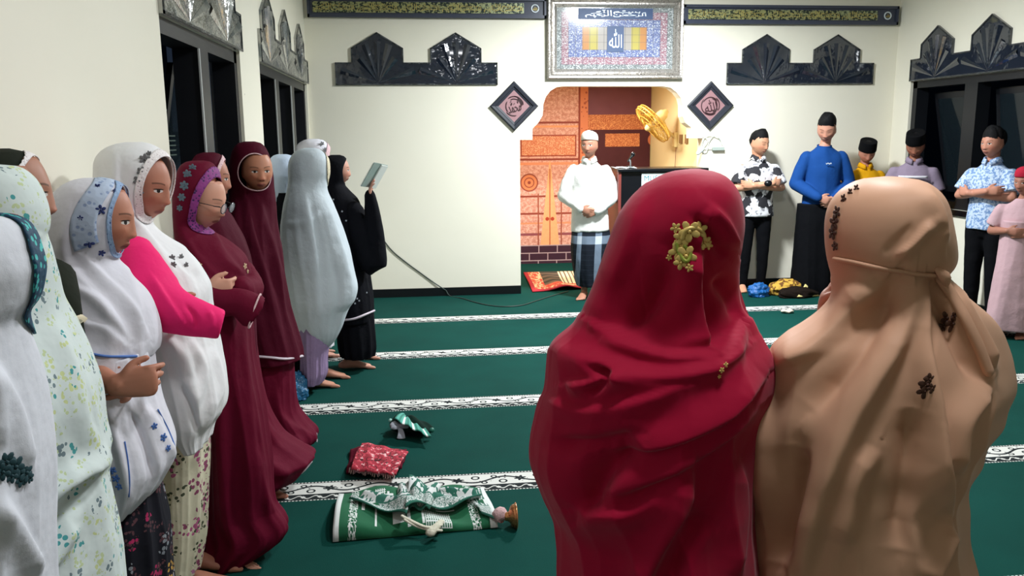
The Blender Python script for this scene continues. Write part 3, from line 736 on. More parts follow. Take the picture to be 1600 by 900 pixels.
# brass bell shaped cup with pink cloth neck
BRASS = plain('pinkish_brass', 'c98a5c', .25, metal=.8); PINKC = cloth('pink_cloth_neck', 'c9a7a8', crumple=.6, cs=50)
c0 = fl(798, 822); cup = empty('brass_cup', (c0[0], c0[1], 0), 'shiny copper cup lying on its side at right end of the green rug', 'cup')
ax0 = fl(778, 806, .045); ax1 = fl(789, 807, .05); ax2 = fl(795, 807, .05); ax3 = fl(806, 806, .05)
V, Fc = tube([ax1, ax2, ax2*.6+ax3*.4, ax3], [.018, .022, .043, .052], 28, cap=False, res=14)
mk('bowl', V, Fc[:-2], BRASS, cup, solid=.003)
MB().tube([ax3+np.array([0, 0, 0])+np.array([0, .052*math.cos(t), .052*math.sin(t)]) for t in np.linspace(0, 2*PI, 25)], .004, 6, cap=False).build('rim', BRASS, cup, smooth=True)
MB().tube([ax0, ax0*.5+ax1*.5+np.array([0, 0, .006]), ax1], [.03, .034, .018], 14).build('cloth_neck', PINKC, cup, smooth=True)

def m_redrug():
    g = G('red_white_woven_cloth'); u, v = uvs(g); P = g.comb(u, v, 0); n = g.noise(P, 9, 3, .6); d, _ = g.voro(P, 7)
    c = g.mix(g.lt(n, .5), 'c23a4c', '9c2636'); c = g.mix(g.lt(g.m('ABSOLUTE', g.m('SUBTRACT', d, .42)), .05), c, '4a1018')
    c = g.mix(g.mul(g.gt(n, .60), 1.0), c, 'e6b4b6')
    return g.done(c, .9, bump=g.noise(P, 120, 2), bs=.3, bd=.004)
RR = m_redrug(); DRED = cloth('dark_red_cloth', '5e1226', crumple=.4)
rr = empty('folded_red_cloth', (fl(590, 735)[0], fl(590, 735)[1], 0), 'small red and white patterned cloth folded on carpet', 'cloth')
q = lambda z, a=(): [fl(*p, z) for p in a]
sheet('under_fold', [fl(541, 742), fl(628, 740), fl(636, 712), fl(548, 706)], 24, 14, lambda u, v: (.012+.02*math.sin(u*8)**2+.01*math.sin(v*9), 0, 0), DRED, rr, solid=.01)
sheet('top_fold', [fl(548, 734, .05), fl(618, 742, .05), fl(638, 710, .05), fl(566, 701, .05)], 40, 20, lambda u, v: (.055+.03*math.sin(min(1, v*1.3)*PI*.6)*(.75+.25*math.sin(u*4+1))+.003*math.sin(u*19+v*5), 0, 0), RR, rr, solid=.008)
sheet('inner_fold', [fl(552, 741, .02), fl(600, 745, .02), fl(606, 728, .035), fl(560, 722, .035)], 20, 10, lambda u, v: (.03+.02*math.sin(u*PI)+.008*math.sin(u*22), 0, 0), cloth('rose_grey_cloth', 'b0848e', crumple=.5), rr, solid=.008)
FR = MB(); rng = random.Random(4)
for i in range(26):
    u = i/25; p = fl(547+u*70, 735+u*9+2*math.sin(i), .02); FR.tube([p+np.array([0, 0, .012]), p+np.array([rng.uniform(-.006, .006), -.012, -.004])], .0035, 5)
FR.build('fringe', plain('cream_fringe', 'd9c0ba', .9), rr, smooth=True)

def m_stripecloth():
    g = G('green_striped_cloth'); u, v = uvs(g); P = g.comb(u, v, 0)
    c = g.mix(g.lt(g.m('FLOORED_MODULO', u, .12), .05), '4f9f8f', '2f7b6c')
    for a, b in ((.22, .29), (.50, .57), (.86, .92)): c = g.mix(g.mul(g.gt(u, a), g.lt(u, b)), c, 'dfeae6')
    return g.done(c, .85, bump=g.noise(P, 60, 2), bs=.3, bd=.004)
DG = cloth('dark_green_velvet', '07231c', crumple=.3)
pb = empty('striped_pouch', (fl(645, 682)[0], fl(645, 682)[1], 0), 'green and white striped cloth pouch on carpet between two pale bands', 'pouch')
mb = MB(); V, Fc = sphere((0, 0, 0), 1, 40, 24); V = np.array(V); a, b = fl(612, 672), fl(678, 680); cc = (a+b)/2; ln = np.linalg.norm(b-a)/2; dirx = unit(b-a); diry = np.array([-dirx[1], dirx[0], 0])
X, Y2, Z2 = V.T; tap = 1-.45*np.clip(X, -1, 1)*.8
VV = cc + np.outer(X*ln, dirx)+np.outer(Y2*.085*tap, diry)+np.outer((Z2*.5+.5)*.075*tap*(1+.12*np.sin(X*7+Y2*5)), (0, 0, 1)); VV[:, 2] += .002
mk('pouch_body', VV, Fc, DG, pb)
sheet('striped_flap', [fl(616, 658, .10), fl(674, 683, .05), fl(650, 645, .05), fl(630, 645, .07)], 34, 18, lambda u, v: (.115-.065*u-.05*v*v+.006*math.sin(u*20), 0, 0), m_stripecloth(), pb, solid=.006)
BOW = cloth('pale_bow', 'bcc3cf', crumple=.5, cs=40)
b0 = fl(623, 664, .07)
mb = MB().tube([b0, b0+np.array([-.012, -.02, -.008]), b0+np.array([-.035, -.02, .002]), b0+np.array([-.02, .0, .012]), b0], [.008, .012, .016, .012, .008], 10).tube([b0, b0+np.array([.012, -.03, -.03]), b0+np.array([.012, -.045, -.06])], [(.008, .004), (.016, .004), (.024, .004)], 10, side=(1, 0, 0)).tube([b0, b0+np.array([.02, -.02, .0]), b0+np.array([.045, -.02, -.005])], [.008, .013, .01], 10)
mb.build('bow', BOW, pb, smooth=True)
V, Fc = sphere(fl(610, 657, .06), .011, 12, 8); mk('bead', V, Fc, plain('pale_bead', '9fd0c4', .4), pb)
V, Fc = sphere(fl(675, 672, .05), .014, 12, 8); mk('bead', V, Fc, plain('green_bead', '2c6f60', .4), pb)

# rugs and papers by the niche
def m_nicherug():
    g = G('red_cream_prayer_rug'); u, v = uvs(g); P = g.comb(u, v, 0); n = g.noise(P, 14, 3)
    c = g.mix(g.lt(n, .5), 'd0463a', 'd9694a')
    c = g.mix(g.mul(g.gt(u, .28), g.lt(u, .60), g.gt(v, .28)), c, g.mix(g.lt(g.m('FLOORED_MODULO', v, .18), .09), '6d5a4c', '3c3a30'))
    c = g.mix(g.mul(g.gt(u, .60), g.gt(v, .2)), c, g.mix(g.lt(g.m('FLOORED_MODULO', u, .07), .022), 'efdcb8', '6b5140'))
    c = g.mix(g.mul(g.lt(g.m('ABSOLUTE', g.m('SUBTRACT', g.noise(P, 9, 2), .5)), .05), g.lt(u, .28)), c, 'f2cfa6')
    bd = g.m('MINIMUM', u, v); c = g.mix(g.mul(g.lt(bd, .16), g.gt(bd, .07)), c, g.mix(g.lt(n, .52), 'ecc79a', 'd0543f')); c = g.mix(g.lt(bd, .07), c, 'b22634')
    return g.done(c, .9, bump=g.noise(P, 90, 2), bs=.3, bd=.004)
o = sheet('prayer_rug', [fl(832, 457), fl(915, 452), fl(905, 425), fl(818, 427)], 50, 24, lambda u, v: (.014+.05*math.exp(-((u-.62)/.22)**2)*(1-v)*.8+.012*math.sin(u*15+v*3)*math.sin(v*3.1), 0, 0), m_nicherug(), solid=.01)
tag(o, 'red and cream patterned prayer rug laid rumpled inside the niche mouth', 'rug')
def m_bag(col, name):
    g = G(name); P = g.obj(); n = g.noise(P, 16, 4, .6)
    return g.done(g.mix(n, tuple(x*.5 for x in srgb(col)), srgb(col)), .22, spec=.7, bump=n, bs=.9, bd=.05)
def lump(name, px, py, sx, sy, sz, mat, label, cat, seed, amp=.25, f=14, parent=None, z0=0):
    c = fl(px, py) if z0 == 0 else np.array(fl(px, py))
    V, Fc = sphere((0, 0, 0), 1, 56, 36); V = np.array(V); r = 1+amp*wob(V*.5, seed, f, 4); V = V*r[:, None]
    V[:, 2] = np.maximum(V[:, 2], -.35)+.35
    P = np.array([c[0], c[1], z0+.003])+V*np.array([sx, sy, sz])
    o = mk(name, P, Fc, mat, parent)
    if label: tag(o, label, cat)
    return o
lump('plastic_bag', 1184, 463, .105, .08, .095, m_bag('1f6fc0', 'blue_plastic'), 'crumpled bright blue plastic bag on floor by the slim black trousers', 'bag', 3)
lump('plastic_bag', 463, 622, .075, .10, .12, m_bag('2a6f9c', 'blue_grey_plastic'), 'crumpled blue plastic bag behind the trailing maroon robe', 'bag', 8)
YB = G('mustard_brown_batik'); _P = YB.obj(); _n = YB.noise(_P, 26, 3)
YBM = YB.done(YB.mix(YB.lt(_n, .5, .03), 'c9a03f', '6b4415'), .8, bump=_n, bs=.6, bd=.02)
CRM = cloth('cream_cloth', 'd8c887', crumple=.6)
bat = empty('cloth_bundle', (fl(1235, 462)[0], fl(1235, 462)[1], 0), 'mustard and brown cloth bundle at the feet of the blue shirted person', 'cloth')
lump('bundle', 1232, 460, .24, .11, .11, YBM, None, None, 5, .22, 9, bat)
lump('dark_lining', 1245, 464, .20, .09, .075, cloth('dark_brown_cloth', '1c1410'), None, None, 6, .2, 9, bat)
V = [fl(1246, 463, .03), fl(1281, 462, .01), fl(1268, 452, .06), fl(1259, 444, .13), fl(1252, 456, .06)]
mk('cream_flap', V, [(0, 1, 2), (0, 2, 4), (4, 2, 3)], CRM, bat, solid=.008)
pp = fl(1230, 489); V, Fc = sphere((pp[0], pp[1], .018), (.062, .04, .016), 20, 10); V = np.array(V); V[:, 2] += .006*np.sin(V[:, 0]*90)
tag(mk('tissue', V, Fc, plain('pale_tissue', 'cfc3b2', .8)), 'small crumpled pale tissue on carpet before the farthest band', 'tissue')
pp = fl(1233, 463.5); 
tag(sheet('paper_scrap', [fl(1226, 465), fl(1240, 466), fl(1237, 461), fl(1224, 461)], 6, 4, lambda u, v: .006+.008*u*v, plain('grey_paper', '8c8478', .8), None, solid=.002), 'small grey paper scrap by the mustard bundle', 'paper')
pk = fl(1207, 457); tag(sheet('paper_scrap', [fl(1202, 458), fl(1212, 458), fl(1208, 451), fl(1199, 452)], 6, 4, lambda u, v: .02+.01*u, plain('pink_paper', 'b58a8a', .8), None, solid=.002), 'pinkish paper scrap between blue bag and mustard bundle', 'paper')
sd = fl(1560, 520)
# ------------------------------------------------------------------ people: bodies
def hd(a): return np.array([math.cos(a), math.sin(a), 0.0])
def head_axes(yaw, pitch=0, roll=0):
    """yaw in degrees from +x; pitch > 0 looks down"""
    a, p, r = math.radians(yaw), math.radians(pitch), math.radians(roll)
    f = np.array([math.cos(a)*math.cos(p), math.sin(a)*math.cos(p), -math.sin(p)])
    s = np.cross(f, (0, 0, 1)); s = unit(s); u = np.cross(s, f)
    return math.cos(r)*s+math.sin(r)*u, f, -math.sin(r)*s+math.cos(r)*u      # right, forward, up
def gs(x, s): return np.exp(-(x/s)**2)
def head_shape(nu=72, nv=60, grow=0.0):
    """skull and face in head space: x right, y forward, z up, eyes at z = 0, in metres"""
    V, Fc = sphere((0, 0, 0), 1, nu, nv); D = np.array(V); x, y, z = D.T
    X = .0755*x; Y = np.where(y > 0, .088*y, .102*y); Z = np.where(z > 0, .112*z, .112*z)+.003
    jaw = np.clip(-Z/.115, 0, 1)
    X = X*(1-.27*jaw**1.8)
    Y = np.where(y < 0, Y*(1-.50*jaw**1.2), Y*(1-.05*jaw))+.010*jaw
    X = X*(1+.04*gs(Z-.045, .04)+.05*gs(Z+.03, .035))
    fr = np.clip(y*1.6-.35, 0, 1)
    ax = np.abs(X)
    d = np.zeros_like(X)
    d += .003*gs(Z-.020, .011)*gs(ax-.026, .026)                        # brow ridge
    d -= .010*gs(Z-.002, .013)*gs(ax-.033, .016)                        # sockets
    d += .0055*gs(Z-.001, .0085)*gs(ax-.033, .012)                       # lids over the eyeball
    t = np.clip((.014-Z)/.052, 0, 1); nz = np.where(Z > -.040, 1, gs(Z+.040, .006))
    d += (.003+.0145*t**1.25)*np.where(Z < .014, 1, gs(Z-.014, .012))*nz*gs(X, .010+.005*t)      # nose ridge and tip
    d += .009*gs(Z+.038, .0075)*gs(ax-.0135, .0065)                       # wings of the nose
    d += .004*gs(Z+.020, .03)*gs(ax-.042, .02)                          # cheeks
    d += .009*gs(Z+.063, .0055)*gs(X, .019)+.009*gs(Z+.0735, .0065)*gs(X, .016)               # lips
    d -= .003*gs(Z+.0685, .0022)*gs(X, .022)
    d += .0025*gs(Z+.066, .018)*gs(X, .03)
    d -= .003*gs(Z+.084, .006)*gs(X, .02)
    d += .009*gs(Z+.101, .012)*gs(X, .020)                              # chin
    Y = Y+d*fr
    return np.stack([X, Y, Z], 1)*(1+grow), Fc
def place(V, c, ax, s=1): return np.asarray(c)+s*(V[:, :1]*ax[0]+V[:, 1:2]*ax[1]+V[:, 2:]*ax[2])
def hand(mb, w, d, nrm, thumb, s=1, curl=.5, r=.0082):
    """wrist, direction of the palm, palm normal (fingers bend towards it), side of the thumb"""
    d = unit(d); nrm = unit(nrm-d*(nrm@d)); q = np.cross(d, nrm); q = q*(1 if q@thumb > 0 else -1)
    K = w+d*.082*s
    mb.tube([w-d*.01*s, w+d*.03*s, w+d*.062*s, K], [(.027*s, .019*s), (.036*s, .016*s), (.039*s, .0145*s), (.037*s, .011*s)], 14, side=q)
    for i, (off, L) in enumerate(((.030, .068), (.0105, .076), (-.0095, .071), (-.029, .056))):
        p = K+q*off*s*1.05-d*.004*s+d*(-.006*s if i == 3 else 0); dd = d+q*(.045-.03*i); pts = [p-d*.012*s]
        a = curl*(.55+.12*i)
        cur = unit(dd); pts.append(p)
        for sl, k in ((.44, 1), (.31, 1.25), (.25, .9)):
            cur = unit(cur*math.cos(a*k)+nrm*math.sin(a*k)); p = p+cur*L*sl*s; pts.append(p)
        mb.tube(pts, [r*1.08*s, r*1.05*s, r*s, r*.94*s, r*.8*s], 10)
    b = w+d*.022*s+q*.026*s; t1 = unit(d*.62+q*.72+nrm*.25)
    mb.tube([w+d*.012*s+q*.012*s, b, b+t1*.030*s, b+t1*.032*s+unit(d*.95+q*.25+nrm*.3)*.03*s], [.014*s, .0135*s, .0105*s, .0085*s], 10)
def foot(mb, ank, dr, s=1, z=0.0):
    dr = unit([dr[0], dr[1], 0]); sd = np.cross(dr, (0, 0, 1)); g_ = np.array([ank[0], ank[1], z])
    up = np.array([0, 0, 1.])
    mb.tube([g_-dr*.055*s+up*.030*s, g_-dr*.03*s+up*.036*s, g_+dr*.03*s+up*.042*s, g_+dr*.10*s+up*.026*s, g_+dr*.155*s+up*.016*s],
            [(.026*s, .026*s), (.032*s, .034*s), (.034*s, .036*s), (.043*s, .023*s), (.044*s, .014*s)], 16, side=sd)
    for i in range(5):
        o = (.034-.0175*i)*s; L = (.046, .044, .040, .035, .029)[i]*s; rr = (.0145, .0105, .010, .0098, .0095)[i]*s
        b = g_+dr*(.15-.006*i)*s+sd*o; mb.tube([b+up*.014*s, b+dr*L*.55+up*.013*s, b+dr*L+up*.009*s], [rr, rr, rr*.8], 10)
def arm(mb, S, E, Wr, s=1, slim=1, hnd=None):
    k = s*slim
    mb.tube([S, S*.75+E*.25, S*.4+E*.6, E], [.039*k, .042*k, .039*k, .036*k], 14)
    mb.tube([E, E*.72+Wr*.28, E*.35+Wr*.65, Wr], [.037*k, .040*k, .032*k, (.027*k)], 14)
    if hnd: hand(mb, Wr, *hnd[:3], s=s, curl=hnd[3] if len(hnd) > 3 else .5)
def remeshed(mb, voxel, smooth=2, extra=None):
    me = bpy.data.meshes.new('tmp'); me.from_pydata([tuple(p) for p in mb.v], [], mb.f); me.update()
    bm = bmesh.new(); bm.from_mesh(me); bmesh.ops.recalc_face_normals(bm, faces=bm.faces); bm.to_mesh(me); bm.free()
    o = bpy.data.objects.new('tmp', me); COL.objects.link(o)
    r = o.modifiers.new('r', 'REMESH'); r.mode = 'VOXEL'; r.voxel_size = voxel; r.use_smooth_shade = True
    if smooth:
        q = o.modifiers.new('s', 'SMOOTH'); q.factor = .5; q.iterations = smooth
    dg = bpy.context.evaluated_depsgraph_get(); dg.update(); m2 = bpy.data.meshes.new_from_object(o.evaluated_get(dg))
    bpy.data.objects.remove(o); bpy.data.meshes.remove(me); return m2
def mesh_np(me):
    V = np.empty(len(me.vertices)*3); me.vertices.foreach_get('co', V); return V.reshape(-1, 3)
def mesh_set(me, V): me.vertices.foreach_set('co', V.ravel()); me.update()
def link_mesh(name, me, mat, parent):
    V = mesh_np(me); V -= np.array(wloc(parent)); mesh_set(me, V)
    me.name = name; o = bpy.data.objects.new(name, me); COL.objects.link(o); o.parent = parent
    me.materials.clear(); me.materials.append(mat); me.polygons.foreach_set('use_smooth', [True]*len(me.polygons)); return o
SKINS = {}
def skin(tone, lip='8a4a44', eye_open=1):
    key = (tone, lip, eye_open)
    if key in SKINS: return SKINS[key]
    g = G('skin_%d' % len(SKINS)); hl = g.attr('hl'); x, y, z = g.sep(hl); ax = g.m('ABSOLUTE', x); P = g.obj()
    t = srgb(tone); n = g.noise(P, 9, 3)
    c = g.mix(n, tuple(v*.88 for v in t), tuple(min(1, v*1.08) for v in t))
    fr = g.mul(g.gt(y, .03), g.lt(y, .2))
    c = g.mix(g.mul(fr, .45, g.m('MAXIMUM', g.ell(ax, z, .045, -.032, .02, .016, .6), g.ell(ax, z, 0, -.036, .016, .012, .6))), c, tuple(v*k for v, k in zip(t, (1.0, .72, .70))))
    arch = g.m('ADD', .0255, g.m('MULTIPLY', g.m('POWER', g.m('ABSOLUTE', g.m('SUBTRACT', ax, .038)), 2.0), -9.0))
    brow = g.mul(fr, g.lt(g.m('ABSOLUTE', g.m('SUBTRACT', z, arch)), .0024, .0014), g.gt(ax, .014), g.lt(ax, .052))
    c = g.mix(g.mul(brow, .65), c, (.012, .008, .007))
    lips = g.mul(fr, g.ell(x, z, 0, -.068, .0235, .0098, .25)); c = g.mix(g.mul(lips, .8), c, lip)
    c = g.mix(g.mul(fr, g.ell(x, z, 0, -.0686, .022, .0013, .4), .8), c, (.05, .015, .012))
    c = g.mix(g.mul(fr, g.ell(ax, z, .0085, -.0445, .004, .0022, .4), .7), c, (.06, .02, .015))
    if eye_open:
        e = g.mul(fr, g.ell(ax, z, .032, .0005, .0145, .0052, .1)); c = g.mix(e, c, (.62, .58, .55))
        c = g.mix(g.mul(e, g.ell(ax, z, .032, .001, .0058, .0062, .1)), c, (.018, .010, .008))
        c = g.mix(g.mul(fr, g.ell(ax, z, .032, .0062, .0165, .0022, .4)), c, (.015, .01, .009))
    else:
        c = g.mix(g.mul(fr, g.ell(ax, z, .032, -.0030, .0155, .0024, .4), .85), c, (.03, .015, .012))
        c = g.mix(g.mul(fr, g.ell(ax, z, .032, .0080, .0150, .0014, .5), .35), c, (.10, .04, .03))
    SKINS[key] = g.done(c, .5, spec=.35, sss=.12, bump=g.noise(P, 180, 2), bs=.05, bd=.002); return SKINS[key]
def body(root, H, hax, feet, shoulders, s=1, arms=(None, None), mat=None, voxel=.006, sw=.155, slim=.8, toes=None, hipw=.085, ears=True, hs=None, belly=0, nbk=None, sdrop=.045):
    """one continuous figure; H = eye centre of the head, feet = two ground points, shoulders = yaw of the torso in degrees"""
    hs = hs or s; mb = MB(); f = hd(math.radians(shoulders)); rt = np.cross(f, (0, 0, 1)); up = np.array([0, 0, 1.])
    V, Fc = head_shape(); mb.add(place(V, H, hax, hs), Fc)
    if ears:
        for q in (-1, 1):
            e, ef = sphere((q*.074, -.008, -.012), (.006, .017, .030), 14, 10); mb.add(place(np.array(e), H, hax, hs), ef)
    hb = H-hax[2]*.085*hs-hax[1]*.028*hs
    nb_ = np.array([H[0], H[1], H[2]-(nbk or .19)*s])-f*.035*s
    mb.tube([hb+hax[2]*.03, hb*.5+nb_*.5, nb_-up*.02], [.050*s, .048*s, .058*s], 16)
    fm = (np.array(feet[0])+np.array(feet[1]))/2; pel = np.array([nb_[0]*.62+fm[0]*.38, nb_[1]*.62+fm[1]*.38, nb_[2]*.645])-f*.0
    L = nb_-pel; k = s*slim/.8
    mb.tube([pel-up*.06*s, pel+L*.08, pel+L*.32, pel+L*.62, pel+L*.84, nb_-up*.0],
            [(.135*k, .085*k), (.150*k, .098*k), (.125*k, (.085+belly)*k), (.148*k, .105*k), (sw*.98*s, .080*k), (.06*s, .05*s)], 24, side=rt)
    for i, q in enumerate((-1, 1)):
        hp = pel+rt*q*hipw*s-up*.02*s; a = np.array([feet[i][0], feet[i][1], .075*s]); kn = hp*.48+a*.52+f*.025*s
        mb.tube([hp, hp*.6+kn*.4, kn, kn*.62+a*.38, a], [.080*k, .070*k, .050*k, .048*k, .033*s], 16)
        foot(mb, a, (toes[i] if toes else f), s)
        S = nb_-up*sdrop*s+rt*q*sw*s
        A = arms[i]
        if A is None: A = (S-rt*q*.02*s-up*.25*s-f*.02, S-rt*q*.07*s-up*.45*s+f*.02)
        arm(mb, S, np.array(A[0]), np.array(A[1]), s, slim/.8*.95, A[2] if len(A) > 2 else None)
    me = remeshed(mb, voxel, 2)
    P = mesh_np(me); R_ = (P-H)/hs; hl = np.stack([R_@hax[0], R_@hax[1], R_@hax[2]], 1)
    far = (np.linalg.norm(hl, axis=1) > .16); hl[far] = 9
    at_ = me.attributes.new('hl', 'FLOAT_VECTOR', 'POINT'); at_.data.foreach_set('vector', hl.ravel())
    return link_mesh('body', me, mat or skin('a8745a'), root)
def hair(root, H, hax, s, mat, seed=1, front=.062, thick=.013, quiff=.0):
    V, Fc = head_shape(84, 70); D = V/np.linalg.norm(V, axis=1)[:, None]
    n = wob(V, seed, 42, 3); x, y, z = V.T
    line = np.where(y > .03, front-.012*np.clip(np.abs(x)/.06, 0, 1)**2, np.where(y > -.03, .030+(front-.030)*np.clip((y+.0)/.03, 0, 1), -.035+.05*np.clip((y+.07)/.04, 0, 1)))
    line = line+.006*n
    keep = z > line
    th = thick*(1.15+.7*n)+quiff*np.clip((z-.05)/.06, 0, 1)*np.clip((y+.03)/.08, 0, 1)
    fade = np.clip((z-line)/.055, .15, 1)*np.clip(.45+z/.09, .35, 1.1)
    O = V+D*(th*fade)[:, None]; I = V-D*.006
    kf = [f for f in Fc if all(keep[i] for i in f)]; nV = len(V)
    from collections import Counter
    cnt = Counter(frozenset((f[i], f[(i+1) % len(f)])) for f in kf for i in range(len(f)))
    F2 = list(kf)+[tuple(i+nV for i in reversed(f)) for f in kf]
    for f in kf:
        for i in range(len(f)):
            a, b = f[i], f[(i+1) % len(f)]
            if cnt[frozenset((a, b))] == 1: F2.append((b, a, a+nV, b+nV))
    P = place(np.vstack([O, I]), H, hax, s)
    used = sorted({i for f in F2 for i in f}); mp = {u: k for k, u in enumerate(used)}
    return mk('hair', P[used], [tuple(mp[i] for i in f) for f in F2], mat, root)
def cap(root, H, hax, s, mat, kind='songkok', name='cap'):
    prof = [(.0905, .022, 1.0), (.0925, .03, 1), (.091, .07, 1), (.088, .112, 1), (.0872, .1195, 1), (.0862, .1225, 1), (.0835, .1240, 1), (.078, .1242, 1), (.04, .120, 1), (.001, .118, 1)] if kind == 'songkok' else \
           [(.084, .040, 1.0), (.0865, .046, 1), (.086, .07, 1), (.080, .095, 1), (.066, .113, 1), (.042, .124, 1), (.001, .128, 1)]
    V = []; n = 40
    for r, z, _ in prof:
        for k in range(n):
            a = 2*PI*k/n; V.append((r*.93*math.cos(a), r*1.14*math.sin(a)-.008, z+(.012*math.sin(a) if kind != 'songkok' else .0+.010*math.sin(a)*(1 if z < .06 else .3))))
    V = np.array(V); Fc = [(i*n+k, i*n+(k+1) % n, (i+1)*n+(k+1) % n, (i+1)*n+k) for i in range(len(prof)-1) for k in range(n)]
    o = mk(name, place(V, H, hax, s), Fc, mat, root, solid=.003); return o

# ------------------------------------------------------------------ people: cloth
def strokes_disp(P, front, strokes):
    """raised folds drawn along polylines of (px, py); (points, height, width, one-sidedness)"""
    q = proj(P); out = np.zeros(len(P))
    for pts, amp, w, asym in strokes:
        pts = np.asarray(pts, float); pts = cr(np.hstack([pts, np.zeros((len(pts), 1))]), max(8, 5*len(pts)))[:, :2] if len(pts) > 2 else pts
        best = np.full(len(P), 1e9); sg = np.zeros(len(P)); tt = np.zeros(len(P)); L = len(pts)-1
        lo, hi = pts.min(0)-3*w, pts.max(0)+3*w
        near = np.where((q[:, 0] > lo[0]) & (q[:, 0] < hi[0]) & (q[:, 1] > lo[1]) & (q[:, 1] < hi[1]) & front)[0]
        if not len(near): continue
        Q = q[near]; b = np.full(len(near), 1e9); sgn = np.zeros(len(near)); tp = np.zeros(len(near))
        for i in range(L):
            a, c = pts[i], pts[i+1]; d = c-a; t = np.clip(((Q-a)@d)/(d@d+1e-9), 0, 1); r = Q-(a+t[:, None]*d); dist = np.hypot(r[:, 0], r[:, 1])
            cz = np.sign(d[0]*(Q[:, 1]-a[1])-d[1]*(Q[:, 0]-a[0])); m_ = dist < b
            b[m_] = dist[m_]; sgn[m_] = cz[m_]; tp[m_] = (i+t[m_])/L
        ww = np.where(sgn > 0, w*(1+asym), w*(1-asym))
        out[near] += amp*np.exp(-(b/ww)**2)*np.clip(np.minimum(tp, 1-tp)*5+.12, 0, 1)**.7
    return out
